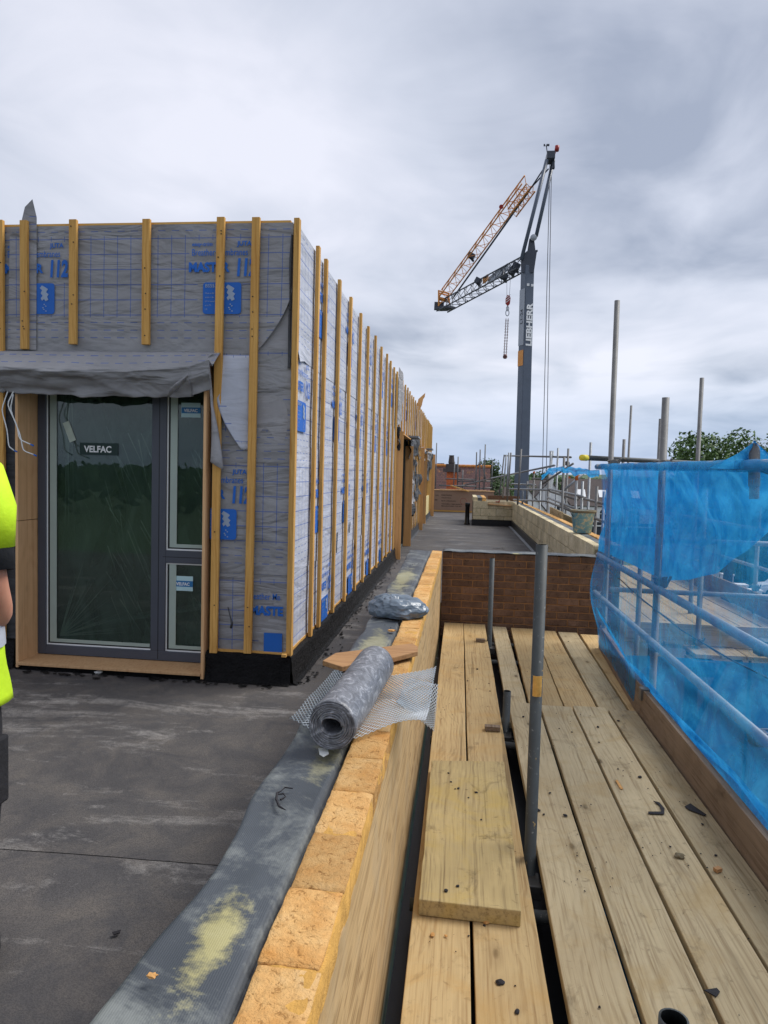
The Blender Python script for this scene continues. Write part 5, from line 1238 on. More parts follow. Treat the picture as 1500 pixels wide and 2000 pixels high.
while x < x1: piece('ridge_tile', rme, nb, (x, ry, rz_+.02), rot=(0, random.uniform(-.02, .02), 0)); x += .33
ch = MB(); c = at(882, 945, 43.4); ch.box((c.x-.32, c.y-.35, -1.5), (c.x+.32, c.y+.35, at(882, 922, 43.4).z)); chm = ch.build('chimney', 'chim', nb)
zz = at(882, 922, 43.4).z; MB().box((c.x-.55, c.y-.5, zz), (c.x+.55, c.y+.5, zz+.22)).box((c.x-.38, c.y-.38, zz+.22), (c.x+.38, c.y+.38, zz+.5)).build('chimney_cap', 'tile_dark', chm)
MB().lathe([(.17, 0), (.2, .1), (.15, .5), (.17, .55)], (c.x-.05, c.y, zz+.5), 10).build('chimney_pot', 'tile_dark', chm)
for px in (857, 864): p = at(px, 910, 46.2); MB().lathe([(.12, -.3), (.14, 0), (.12, .18)], p, 8).build('chimney_pot', 'tile_dark', nb)

def terrace(name, x, y, w, d, eave, ridge, label, arched=True, gable=False, skylight=0, cat='house', wall='render', group='white terraced houses', shop=True):
    t = thing(name, (x, y, GZ), label, cat, group)
    ez, rz2 = GZ+eave, GZ+ridge
    MB().box((x-w/2, y, GZ), (x+w/2, y+d, ez)).build('wall', wall, t)
    if gable:
        MB().prism([(x-w/2, y-.002, ez-.002), (x+w/2, y-.002, ez-.002), (x, y-.002, rz2)], (0, d, 0)).build('gable', wall, t)
        MB().add([(x-w/2-.25, y-.3, ez-.15), (x, y-.3, rz2+.1), (x, y+d, rz2+.1), (x-w/2-.25, y+d, ez-.15), (x+w/2+.25, y-.3, ez-.15), (x+w/2+.25, y+d, ez-.15)], [(0, 1, 2, 3), (1, 4, 5, 2)]).build('roof', 'tile_dark', t, solid=.15)
    else:
        MB().add([(x-w/2-.05, y-.35, ez-.1), (x+w/2+.05, y-.35, ez-.1), (x+w/2+.05, y+d/2, rz2), (x-w/2-.05, y+d/2, rz2), (x+w/2+.05, y+d, ez), (x-w/2-.05, y+d, ez)], [(0, 1, 2, 3), (3, 2, 4, 5)]).build('roof', 'tile_dark', t, solid=.15)
        sl_ = (rz2-ez+.1)/(d/2+.35)
        for k in range(skylight):
            sx = x-w*.18+k*w*.4; y0_, y1_ = y+1.1, y+2.4; zf = lambda q: ez-.1+(q-(y-.35))*sl_+.16
            MB().add([(sx-.6, y0_, zf(y0_)), (sx+.6, y0_, zf(y0_)), (sx+.6, y1_, zf(y1_)), (sx-.6, y1_, zf(y1_))], [(0, 1, 2, 3)]).build('skylight', 'render', t, solid=.06)
    def win(cx, z0, ww, hh, arch):
        pts = [(cx-ww/2, z0), (cx+ww/2, z0)]
        if arch: pts += [(cx+ww/2*math.cos(a), z0+hh-ww/2+ww/2*math.sin(a)) for a in [k*math.pi/8 for k in range(9)]]
        else: pts += [(cx+ww/2, z0+hh), (cx-ww/2, z0+hh)]
        f = MB().prism([(px, y-.02, pz) for px, pz in pts], (0, .05, 0)).build('window', 'winglass', t)
        bars = MB()
        for k in range(4): xx = cx-ww/2+ww*k/3; bars.box((xx-.05, y-.09, z0), (xx+.05, y-.021, z0+hh*(.82 if arch and k in (0, 3) else .97)))
        bars.box((cx-ww/2-.1, y-.1, z0-.1), (cx+ww/2+.1, y-.022, z0)).box((cx-ww/2, y-.085, z0+hh*.55), (cx+ww/2, y-.0225, z0+hh*.55+.09)); bars.build('window_frame', 'white', f)
    for k in (-1, 1): win(x+k*w*.24, GZ+eave-2.3, 1.7, 1.9, arched)
    if shop:
        MB().box((x-w/2+.2, y-.15, GZ+.1), (x+w/2-.2, y-.02, GZ+2.6)).build('shopfront', 'shop', t); MB().box((x-w/2+.1, y-.3, GZ+2.6), (x+w/2-.1, y-.02, GZ+3.1)).build('fascia', 'shop', t)
        MB().box((x-w*.1, y-.19, GZ+.4), (x+w*.3, y-.16, GZ+2.3)).build('shop_window', 'winglass', t); MB().box((x-w*.45, y-.34, GZ+2.45), (x+w*.2, y-.31, GZ+2.65)).build('awning_edge', 'white', t)
    return t
lab = ['white house right of the orange capped pole, arched windows and skylights', 'white house half hidden by the edge of the blue netting', 'white house with arched windows left of the orange capped pole', 'white gabled house behind the far parapet tubes', 'narrow white gabled house right of the crane mast', 'white gabled house directly behind the crane mast']
terrace('terraced_house', 19.8, 108, 8, 9, 5.6, 9.6, lab[0], skylight=2)
terrace('terraced_house', 27.9, 108, 8, 9, 5.6, 9.6, lab[1], skylight=1)
terrace('terraced_house', 12.8, 104, 5.6, 9, 5.9, 9.2, lab[2], gable=True)
terrace('terraced_house', 8.8, 96, 5.0, 9, 5.2, 8.0, lab[4], gable=True)
terrace('terraced_house', 5.0, 92, 4.6, 9, 5.0, 7.4, lab[3], gable=True, arched=False)
terrace('terraced_house', 1.0, 90, 5.0, 9, 5.0, 7.6, lab[5], gable=True, arched=False)
# brown roofs between
def roofblock(x, y, w, d, eave, ridge, label, mat='tile_dark', wall='chim'):
    t = thing('distant_house', (x, y, GZ), label, 'house', 'houses towards the horizon'); ez, rz2 = GZ+eave, GZ+ridge
    MB().box((x-w/2, y, GZ), (x+w/2, y+d, ez)).build('wall', wall, t)
    MB().add([(x-w/2-.1, y-.3, ez), (x+w/2+.1, y-.3, ez), (x+w/2+.1, y+d/2, rz2), (x-w/2-.1, y+d/2, rz2), (x+w/2+.1, y+d+.3, ez), (x-w/2-.1, y+d+.3, ez)], [(0, 1, 2, 3), (3, 2, 4, 5)]).prism([(x-w/2, y, ez-.01), (x-w/2, y+d, ez-.01), (x-w/2, y+d/2, rz2-.05)], (.1, 0, 0)).prism([(x+w/2-.1, y, ez-.01), (x+w/2-.1, y+d, ez-.01), (x+w/2-.1, y+d/2, rz2-.05)], (.1, 0, 0)).build('roof', mat, t)
    MB().box((x-w*.3, y+d/2-.4, rz2-.8), (x-w*.3+.9, y+d/2+.4, rz2+1.1)).build('chimney', 'chim', t)
    for k in range(3): xx = x-w*.32+k*w*.3; f = MB().box((xx-.5, y-.04, ez-1.9), (xx+.5, y-.01, ez-.5)).build('window', 'winglass', t); MB().box((xx-.55, y-.06, ez-2.0), (xx+.55, y-.045, ez-1.9)).build('sill', 'white', f)
HL = 'small brown roofed house in the rows towards the horizon'
roofblock(2.7, 66, 3.6, 8, 6.2, 8.6, 'dark tiled roof behind the block pier, left of the crane mast')
roofblock(13, 128, 9, 8, 6.2, 9.2, HL)
rr = random.Random(11)
for k in range(16): roofblock(-10+9.5*k+rr.uniform(-2, 2), 165+rr.uniform(0, 25)+(k % 3)*28, 8.5, 8, 5.5, 8.4+rr.uniform(0, 1), HL, rr.choice(['tile_dark', 'tiles']), rr.choice(['render', 'chim', 'chim']))
# ------------------------------------------------------------------ trees
def tree(name, x, y, top, rx, rz_, label, n=2600, ls=.3, mat='leaf', seed=0, group=None, lumps=16, zb=GZ):
    rn = random.Random(seed); t = thing(name, (x, y, zb), label, 'tree', group); cz = top-rz_
    tk = MB(); tk.path([(x, y, zb), (x+.1, y, zb+(cz-zb)*.5), (x, y, cz)], [rx*.085, rx*.06, rx*.035], 8)
    for k in range(7):
        a = rn.uniform(0, 6.28); tk.path([(x, y, cz-rz_*.7+rn.random()*rz_*.6), (x+math.cos(a)*rx*.35, y+math.sin(a)*rx*.35, cz-.1*rz_), (x+math.cos(a)*rx*.65, y+math.sin(a)*rx*.65, cz+rn.uniform(-.1, .5)*rz_)], [rx*.035, rx*.02, rx*.008], 6)
    tk.build('trunk', 'bark', t, smooth=True)
    L_ = []
    for k in range(lumps):
        while True:
            v = Vector((rn.uniform(-1, 1), rn.uniform(-1, 1), rn.uniform(-.8, 1)))
            if v.length < 1: break
        v = v.normalized()*rn.uniform(.45, .78); L_.append((v, rn.uniform(.24, .42)))
    lf = MB()
    for k in range(n):
        c, r_ = rn.choice(L_); d = Vector((rn.gauss(0, 1), rn.gauss(0, 1), rn.gauss(0, 1))).normalized(); q = c+d*r_*rn.uniform(.6, 1.06)
        p = Vector((x+q.x*rx, y+q.y*rx, cz+q.z*rz_)); s = ls*rn.uniform(.5, 1.2)
        nrm = (d+Vector((rn.gauss(0, .6), rn.gauss(0, .6), rn.gauss(.3, .6)))).normalized(); u = nrm.orthogonal().normalized(); u.rotate(Matrix.Rotation(rn.uniform(0, 6.28), 3, nrm)); v = nrm.cross(u)
        lf.add([p-u*s*.5, p+v*s*.28-nrm*s*.06, p+u*s*.5, p-v*s*.28-nrm*s*.06], [(0, 1, 2, 3)])
    lf.build('crown', mat, t); return t
tree('broadleaf_tree', 17.0, 46, at(1420, 834, 46).z+.5, 4.6, 4.2, 'large dense green tree rising behind the blue netting', 16000, .30, 'leaf', 1, lumps=34)
tree('broadleaf_tree', 22.0, 48, at(1500, 838, 48).z+.6, 3.6, 4.2, 'green tree at the right edge behind the netting peak', 8000, .30, 'leaf', 2, lumps=24)
tree('broadleaf_tree', 2.2, 70, at(948, 893, 70).z, 2.2, 2.6, 'dark round tree behind the brown tiled roof', 3500, .3, 'leaf_d', 3)
tree('broadleaf_tree', -5.1, 60, at(845, 898, 60).z, 1.6, 2.4, 'dark tree peeping past the end of the membrane wall', 2500, .28, 'leaf_d', 4)
k = 0
for px, py, d, rx in ((975, 922, 120, 5), (1000, 925, 110, 4), (960, 926, 130, 5), (1050, 911, 160, 5.5), (1063, 915, 150, 5.0), (1042, 925, 165, 5.2), (1090, 925, 130, 5), (1120, 930, 140, 5), (1150, 928, 150, 6), (1165, 926, 170, 7), (1180, 930, 140, 6), (940, 930, 150, 5)):
    p = at(px, py, d); tree('distant_tree', p.x, d, p.z, rx, rx*.95, 'soft green tree crown among the roofs towards the horizon', 1500, rx*.11, 'leaf' if k % 2 else 'leaf_d', 50+k, 'trees towards the horizon', 14); k += 1
tree('street_shrub', at(1092, 1005, 40).x, 40, at(1092, 998, 40).z, 1.0, 1.2, 'small green tree beside the toe boards of the far scaffold', 1500, .16, 'leaf', 90, lumps=12)
# far woodland that reads as one mass
wd_ = MB(); rn = random.Random(5)
for k in range(34000):
    y = rn.uniform(330, 1500); x = rn.uniform(-.55, .75)*y
    if k >= 26000: y = -rn.uniform(120, 500); x = rn.uniform(-1.2, .6)*-y  # unseen trees behind the camera, added for the reflection in the door glass
    z = GZ+rn.uniform(0, 1)**.6*(9+4*nv(x*.02, y*.02)); s = rn.uniform(1.2, 3.4)
    a = rn.uniform(0, 6.28); u = Vector((math.cos(a), math.sin(a)*.5, rn.uniform(-.5, .5)))*s; v = Vector((0, .4, 1))*s*.6; p = Vector((x, y, z)); wd_.add([p-u, p-v*.6, p+u, p+v], [(0, 1, 2, 3)])
tag(wd_.build('far_woodland', 'leaf_d'), 'band of distant woodland along the horizon', 'woodland', kind='stuff')
# hedge at right, seen under the netting hem
hg = MB(); rn = random.Random(8)
for k in range(7000):
    x, y, z = rn.uniform(25, 44), rn.uniform(66, 70), GZ+rn.uniform(.1, 7.0)
    s = rn.uniform(.15, .34); nrm = Vector((rn.gauss(0, 1), rn.gauss(-.6, 1), rn.gauss(.3, 1))).normalized(); u = nrm.orthogonal().normalized(); v = nrm.cross(u); p = Vector((x, y-.5*rn.random(), z)); hg.add([p-u*s, p-v*s*.6, p+u*s, p+v*s*.6], [(0, 1, 2, 3)])
hr = thing('hedge', (34, 68, GZ), 'tall dark green hedge behind the parked white car', 'hedge'); hg.build('foliage', 'leaf_d', hr); MB().box((25, 67, GZ), (44, 69.5, GZ+6.4)).build('hedge_core', 'leaf_d', hr)
# white gate posts and parked car at street level
for (px, py, lb) in ((1418, 1156, 'tall white gatepost behind the loading bay rail'), (1445, 1170, 'stepped white gatepost nearest the parked car'), (1472, 1182, 'low white garden wall pier near the right edge')):
    p = atz(px, py, GZ); p = Vector((p.x, p.y, GZ)); w = .42
    gp = thing('gate_post', p, lb, 'post', 'white gate posts'); h_ = 1.5 if px < 1430 else 1.15
    MB().box(p+Vector((-w, -w, 0)), p+Vector((w, w, h_))).build('post_shaft', 'render', gp, bevel=.03); MB().box(p+Vector((-w-.06, -w-.06, h_)), p+Vector((w+.06, w+.06, h_+.12))).build('post_cap', 'render', gp)
cc = Vector((27.6, 62.5, GZ+.0))
cr_ = thing('parked_car', cc, 'white hatchback parked on the street seen through the netting', 'car')
prof = [(-2.0, .35), (-2.05, .7), (-1.9, .9), (-1.1, 1.0), (-.55, 1.42), (.8, 1.45), (1.6, 1.05), (1.95, .95), (2.05, .6), (2.0, .35)]
cbm = MB()
for j, (yy, k) in enumerate(((-.85, .96), (-.8, 1), (.8, 1), (.85, .96))):
    cbm.v += [(cc.x+px_*k, cc.y+yy*(1 if z < 1 else .86), cc.z+.02+z) for px_, z in prof]
n = len(prof)
for j in range(3):
    for i in range(n): cbm.f.append((j*n+i, j*n+(i+1) % n, (j+1)*n+(i+1) % n, (j+1)*n+i))
cbm.f += [tuple(range(n)), tuple(reversed(range(3*n, 4*n)))]; cbm.build('car_body', 'car', cr_, bevel=.04)
for s in (-1, 1):
    MB().prism([(cc.x-.95, cc.y+s*.82, cc.z+1.0), (cc.x-.5, cc.y+s*.735, cc.z+1.36), (cc.x+.75, cc.y+s*.735, cc.z+1.38), (cc.x+1.3, cc.y+s*.82, cc.z+1.05)], (0, s*.03, 0)).build('side_window', 'winglass', cr_)
    for wx in (-1.25, 1.25):
        wo = MB().tube((cc.x+wx, cc.y+s*.70, cc.z+.31), (cc.x+wx, cc.y+s*.88, cc.z+.31), .31, 18).build('wheel', 'tyre', cr_, smooth=False); MB().tube((cc.x+wx, cc.y+s*.87, cc.z+.31), (cc.x+wx, cc.y+s*.892, cc.z+.31), .19, 12).build('rim', 'galv', wo)
    MB().box((cc.x-2.06, cc.y+s*.6-.15, cc.z+.65), (cc.x-1.98, cc.y+s*.6+.15, cc.z+.8)).build('headlight', 'white', cr_)

# ================================================================== THINGS ON THE PARAPET
# felt roll: a spiral wound sheet
ra, rb_ = atz(647, 1418, .85), atz(733, 1298, .85); d = (rb_-ra).normalized(); sdv = d.cross(Vector((0, 0, 1))).normalized(); upv = sdv.cross(d)
rl = MB(); RR = .071; TURN = 8.4; NS = 300
def spir(a, b):
    th = a*TURN*2*math.pi; r_ = .026+(RR-.026)*(a**.92)+.0008*math.sin(th*3.3); f = 1+.45*max(0, .3-a)*math.cos(2*th)
    L_ = (rb_-ra).length+.03*nv(a*4, 0)*(.4 if b > .5 else .15); p = ra+d*(L_*b+ .006*nv(th*.8, 3)*(1-b)); sag = .004*math.sin(b*3.1)
    wob = .0016*nv(th*2, b*6); return p+(sdv*math.cos(th)+upv*math.sin(th))*((r_+wob)*f)-upv*sag
rl.grid(spir, NS, 26); rl.uv = None
ro = rl.build('felt_roll', 'roll', None, smooth=True, org=ra, solid=.0046); tag(ro, 'grey roll of roofing felt lying on the wire mesh on the parapet', 'roll')
# expanded metal lath under the roll
mp_ = lambda px, py, z: atz(px, py, z)
A, B, C_, D2 = mp_(566, 1416, .775), mp_(688, 1442, .775), mp_(852, 1310, .86), mp_(655, 1318, .775)
E1 = mp_(832, 1408, .80)
def lath(u, v):
    # u across (left to right), v from near to far
    near = A.lerp(E1, u); far = D2.lerp(C_, u); p = near.lerp(far, v)
    dip = -.012*math.sin(u*math.pi)*(1) ; p = p+Vector((0, 0, dip+.035*max(0, u-.55)*math.sin(v*5+u*3)+.008*nv(u*4, v*4, 2)+.03*max(0, .18-u)/.18*.8))
    # near edge runs forward round the roll
    p.y -= .12*(1-v)*math.exp(-((u-.42)/.22)**2)
    p.z = max(p.z, .772) if p.x < PX1 else p.z
    return p
lm = MB(); NU, NV2 = 54, 50
def strand(a, b, r_=.0017):
    t = (b-a).normalized(); s1 = t.orthogonal().normalized(); s2 = t.cross(s1); k = len(lm.v)
    for p in (a, b):
        for q in range(3): an_ = q*2.094; lm.v.append(tuple(p+s1*(r_*math.cos(an_))+s2*(r_*math.sin(an_))))
    for q in range(3): lm.f.append((k+q, k+(q+1) % 3, k+3+(q+1) % 3, k+3+q))
for i in range(NU):
    for j in range(NV2):
        if (i+j) % 2 == 0:
            a, b, c_, d_ = lath(i/NU, j/NV2), lath((i+1)/NU, (j+1)/NV2), lath((i+1)/NU, max(0, j-1)/NV2) if j else None, None
            strand(a, b)
            if c_ is not None: strand(a, c_)
lo = lm.build('metal_lath', 'zinc', None, org=A); tag(lo, 'sheet of shiny expanded metal mesh draped across the parapet under the roll', 'wire mesh')
# folded corner of the mesh hanging over the board side
lm = MB()
def lath2(u, v): return Vector((-.20+.13*u, 2.60-.34*v, .80-.02*u-.07*v*u-.02*math.sin(v*4)))
for i in range(26):
    for j in range(32):
        if (i+j) % 2 == 0:
            strand(lath2(i/26, j/32), lath2((i+1)/26, (j+1)/32)); 
            if j: strand(lath2(i/26, j/32), lath2((i+1)/26, (j-1)/32))
o2 = lm.build('mesh_corner', 'zinc', None, org=A); o2.parent = lo; o2.location = (0, 0, 0)
# wood offcut
pts = [atz(x, y, .80) for x, y in ((630, 1290), (655, 1275), (712, 1268), (805, 1256), (816, 1262), (816, 1272), (768, 1284), (705, 1294), (668, 1302))]
oc = MB().prism(list(reversed(pts)), (0, 0, -.022)).build('timber_offcut', 'offcut', None, org=pts[0], bevel=.003); tag(oc, 'pointed brown timber offcut lying across the parapet behind the roll', 'timber')
# grey plastic bag
c = atz(775, 1190, .80); bm = bmesh.new(); bmesh.ops.create_icosphere(bm, subdivisions=6, radius=1)
for v in bm.verts:
    n_ = v.co.copy(); r_ = 1+.16*noise.noise(n_*1.3+Vector((2, 1, 0)))
    az = math.atan2(n_.y, n_.x+.25); top = max(0, n_.z)       # pleats gather towards the knot on top
    r_ += .10*top*(abs(math.sin(az*4+2.2*noise.noise(n_*2)))-.5)+.07*(.2-abs(noise.noise(n_*2.6+Vector((4, 0, 0)))))*2+.02*noise.noise(n_*9)
    q = n_*r_; q.x *= .165; q.y *= .14; q.z *= .082
    k_ = math.exp(-((n_.x+.1)**2+n_.y**2)/.05)*(n_.z > 0); q.z += .012*k_*noise.noise(n_*7)-.022*math.exp(-((n_.x-.15)**2+n_.y**2)/.12)*(n_.z > 0)
    if n_.x > .6: q.x += .05*(n_.x-.6); q.z *= 1-.3*(n_.x-.6)
    if q.z < -.035: q.z = -.035+.15*(q.z+.035)
    v.co = q
me = bpy.data.meshes.new('plastic_bag'); bm.to_mesh(me); bm.free(); me.materials.append(M['bag']); me.polygons.foreach_set('use_smooth', [True]*len(me.polygons))
bo = bpy.data.objects.new('plastic_bag', me); COL.objects.link(bo); bo.location = (c.x, c.y, PZ+.042); tag(bo, 'crumpled grey plastic bag sitting on the parapet strip', 'bag')
# loose plank on the deck
lp = [atz(843, 1482, .07), atz(985, 1484, .07), atz(1018, 1775, .07), atz(818, 1752, .07)]
mb = MB(); n = 16
for k in range(n+1):
    t = k/n; l = lp[0].lerp(lp[3], t); r_ = lp[1].lerp(lp[2], t); e = .006*nv(t*9, 1)+(.018*max(0, nv(t*5, 4)) if t > .6 else 0)
    for q, z in ((l+Vector((e, 0, 0)), .002), (r_, .002), (r_, .062), (l+Vector((e, 0, 0)), .062+.002*nv(t*4, 2))): mb.v.append((q.x, q.y, z))
for k in range(n):
    for i in range(4): mb.f.append((k*4+(i+1) % 4, k*4+4+(i+1) % 4, k*4+4+i, k*4+i))
mb.f += [(3, 2, 1, 0), (n*4, n*4+1, n*4+2, n*4+3)]
lpo = mb.build('loose_board', 'board_dirty', None, org=lp[3], bevel=.004); tag(lpo, 'thick dirty board laid across two deck boards beside the parapet', 'board')
# ------------------------------------------------------------------ scraps
def lump(px, py, z, s, flat=.45, seed=0, n=9):
    p = atz(px, py, z); rn = random.Random(seed); bm = bmesh.new(); bmesh.ops.create_icosphere(bm, subdivisions=2, radius=1)
    for v in bm.verts: v.co = v.co*(1+.55*noise.noise(v.co*1.6+Vector((seed, 0, 0)))); v.co = Vector((v.co.x*s*rn.uniform(.9, 1.1), v.co.y*s*.8, v.co.z*s*flat))
    me = bpy.data.meshes.new('scrap'); bm.to_mesh(me); bm.free(); return p+Vector((0, 0, s*flat*.5)), me
def scraps(rows, name, mat, label, cat, group, z):
    for k, (px, py, s) in enumerate(rows):
        p, me = lump(px, py, z, s, .42, k+len(name)); me.materials.append(M[mat]); o = bpy.data.objects.new(name, me); COL.objects.link(o); o.location = p; o.rotation_euler = (0, 0, k*1.3); tag(o, label, cat, group)
scraps([(1050, 1583, .012), (1062, 1591, .007), (1104, 1593, .011), (1074, 1549, .007), (1207, 1502, .006), (1250, 1518, .011), (1168, 1420, .010), (1208, 1408, .010), (1022, 1400, .009), (1309, 1654, .006), (1398, 1671, .007), (1372, 1610, .007), (1170, 1450, .007), (1135, 1574, .005), (1117, 1430, .006), (1092, 1423, .005)], 'bitumen_crumb', 'scrap_black', 'small black bitumen crumb lying on the pale near deck boards', 'scrap', 'black crumbs on near boards', .034)
scraps([(977, 1920, .015), (1010, 1977, .010), (946, 1808, .006), (915, 1828, .004)], 'bitumen_lump', 'scrap_black', 'black bitumen lump on the boards in front of the thick loose board', 'scrap', 'black lumps on parapet side boards', .002)
scraps([(930, 1548, .008), (895, 1540, .008), (881, 1527, .006), (915, 1558, .005), (871, 1740, .009), (894, 1731, .007), (940, 1601, .005), (876, 1510, .006), (889, 1541, .005)], 'bitumen_speck', 'scrap_black', 'black speck lying on top of the thick dirty loose board', 'scrap', 'black specks on loose board', .064)
scraps([(932, 1307, .010), (955, 1335, .006), (957, 1350, .007), (913, 1330, .007), (930, 1346, .005), (1110, 1253, .008), (973, 1312, .007), (853, 1286, .012)], 'bitumen_chip', 'scrap_black', 'black bitumen chip on the boards near the brown brick wall', 'scrap', 'black chips on far boards', .002)
scraps([(1327, 1673, .021)], 'stone', 'mortar_p', 'grey mortar pebble on the third near deck board', 'stone', None, .034)
scraps([(950, 1802, .011), (845, 1826, .010), (871, 1828, .006), (983, 1497, .010)], 'mortar_chip', 'scrap_tan', 'yellow mortar chip lying by the thick loose board', 'chip', 'yellow mortar chips', .004)
def flat_scrap(pts, z, name, mat, label, cat='scrap', th=.003, lift=None):
    P = [atz(x, y, z) for x, y in pts]
    if lift: P = [p+Vector((0, 0, l)) for p, l in zip(P, lift)]
    o = MB().prism(list(reversed(P)), (0, 0, th)).build(name, mat, None, org=P[0]); tag(o, label, cat); return o
flat_scrap([(1266, 1590), (1297, 1591), (1298, 1580), (1288, 1568), (1276, 1565), (1288, 1574), (1292, 1586), (1266, 1586)], .034, 'felt_curl', 'scrap_black', 'hooked curl of black felt on the third near deck board')
flat_scrap([(1337, 1576), (1348, 1574), (1380, 1592), (1376, 1594), (1345, 1582)], .034, 'felt_sliver', 'scrap_black', 'long black felt sliver beside the toe board', lift=[0, .01, 0, 0, 0])
flat_scrap([(1375, 1935), (1400, 1931), (1406, 1938), (1399, 1948), (1388, 1942)], .034, 'felt_scrap', 'scrap_black', 'grey black felt scrap lying near the bottom right of the deck')
flat_scrap([(1202, 1525), (1206, 1524), (1217, 1541), (1212, 1542)], .034, 'wood_splinter', 'scrap_tan', 'short pale wood splinter on the near deck boards', 'splinter')
p = atz(1402, 1702, .034); tag(MB().box(p+Vector((-.014, -.008, 0)), p+Vector((.014, .012, .014)), rot=Matrix.Rotation(.5, 3, 'Z')).build('wood_chip', 'offcut', None, org=p), 'small brown wood block on the board beside the toe board', 'chip')
flat_scrap([(622, 1462), (640, 1463), (642, 1473), (632, 1479), (624, 1474)], PZ+.008, 'pale_scrap', 'scrap_pale', 'torn white scrap on the grey strip below the roll', th=.002)
th_ = MB()
for P_ in ([(572, 1540), (556, 1538), (549, 1545), (541, 1549), (540, 1562), (545, 1575), (558, 1582)], [(541, 1552), (553, 1550), (558, 1556), (548, 1562)]): th_.path([atz(x, y, PZ+.008) for x, y in P_], [.0015, .0022, .0014, .003, .0035, .003, .001][:len(P_)], 5)
tag(th_.build('black_thread', 'scrap_black', None, org=atz(541, 1552, PZ)), 'ragged loop of black thread on the grey strip', 'thread')
scraps([(298, 1907, .008)], 'brick_chip', 'scrap_tan', 'small orange brick chip on the grey strip', 'chip', None, PZ+.01)
scraps([(765, 1233, .018)], 'brick_chip', 'scrap_tan', 'orange brick chip on the strip between roll and bag', 'chip', None, PZ+.004)
p = atz(193, 1314, ZR); scraps([(193, 1314, .028)], 'paper_scrap', 'scrap_pale', 'small white crumpled scrap on the roof below the door', 'scrap', None, ZR)
flat_scrap([(219, 1822), (236, 1817), (234, 1823), (222, 1827)], ZR+.004, 'roof_scrap', 'scrap_black', 'thin black scrap on the roof left of the grey strip')
# fine crumbs that nobody could count
fc = MB(); rn = random.Random(21)
for k in range(1500):
    q = rn.random()
    if q < .45: x, y, z = rn.uniform(.36, 1.2), rn.uniform(1.8, 4.6), .0345
    elif q < .65: x, y, z = rn.uniform(-.12, .27), rn.uniform(1.8, 7.2), .0035
    elif q < .8: x, y, z = rn.uniform(-.48, -.33), rn.uniform(3.2, 7.3), PZ+.004
    else: x, y, z = rn.uniform(.36, 1.2), rn.uniform(4.8, 7.2), -.006
    if nv(x*3.1, y*2.3, 3)+.25*rn.random() < .22: continue
    s = .0008+.0034*rn.random()**3
    fc.add([Vector((x, y, z))+Vector(q_)*s for q_ in ((-1, -.6, 0), (1, -.8, 0), (.7, .9, 0), (-.8, .7, 0), (0, 0, 1))], [(0, 1, 4), (1, 2, 4), (2, 3, 4), (3, 0, 4)])
tag(fc.build('fine_crumbs', 'scrap_black'), 'fine black crumbs scattered over boards and strip', 'crumbs', kind='stuff')

# ================================================================== PERSON at the left edge
pe = at(33, 975, 1.66); PO = Vector((pe.x-.308, 1.68, ZR))
per = thing('person', PO, 'person in yellow hi-vis vest, black t-shirt and dark work trousers at the left edge', 'person')
J = {'pel': (0, 0, .94), 'sp': (0, 0, 1.12), 'ch': (0, 0, 1.32), 'nk': (0, .0, 1.47), 'hb': (0, .02, 1.55), 'hm': (0, .03, 1.63), 'ht': (0, .02, 1.71)}
joints, rads, edges = [], [], []
def jn(p, r_, par=None):
    joints.append(p); rads.append(r_)
    if par is not None: edges.append((par, len(joints)-1))
    return len(joints)-1
pel = jn(J['pel'], (.13, .10)); spn = jn(J['sp'], (.12, .09), pel); che = jn(J['ch'], (.14, .10), spn); nek = jn(J['nk'], (.058, .06), che); hb = jn(J['hb'], (.066, .075), nek); hm = jn(J['hm'], (.078, .095), hb); ht = jn(J['ht'], (.055, .07), hm)
for s in (-1, 1):
    sh = jn((s*.165, 0, 1.385), (.062, .062), che); el = jn((s*.232, -.02, 1.10), (.043, .043), sh); fo = jn((s*.205, .05, 1.0), (.041, .04), el); wr = jn((s*.115, .15, .94), (.028, .026), fo); pa = jn((s*.075, .20, .92), (.036, .022), wr)
    for q, (dx, L_) in enumerate(((-.026, .072), (-.009, .082), (.009, .077), (.026, .06))):
        k1 = jn((s*(.055)+dx*.6, .235-dx*.3, .905), (.0095, .0095), pa); k2 = jn((s*(.055-L_*.3)+dx*.6, .235+L_*.45-dx*.3, .885), (.0085, .0085), k1); jn((s*(.055-L_*.4)+dx*.6, .235+L_*.6-dx*.3, .855), (.007, .007), k2)
    tb = jn((s*.07, .165, .90), (.011, .011), wr); jn((s*.04, .19, .885), (.009, .009), tb)
    hp_ = jn((s*.095, 0, .88), (.095, .09), pel); kn_ = jn((s*.115, .02, .50), (.06, .062), hp_); an_ = jn((s*.125, -.01, .10), (.042, .045), kn_); jn((s*.135, .13, .05), (.04, .03), an_)
me = bpy.data.meshes.new('body'); me.from_pydata([tuple(j) for j in joints], edges, []); bo = bpy.data.objects.new('body', me); COL.objects.link(bo); bo.parent = per
md = bo.modifiers.new('skin', 'SKIN'); md.use_smooth_shade = True; sv = me.skin_vertices[0].data
for i, r_ in enumerate(rads): sv[i].radius = r_; sv[i].use_root = (i == 0)
md = bo.modifiers.new('sub', 'SUBSURF'); md.levels = 2; md.render_levels = 2; me.materials.append(M['skin'])
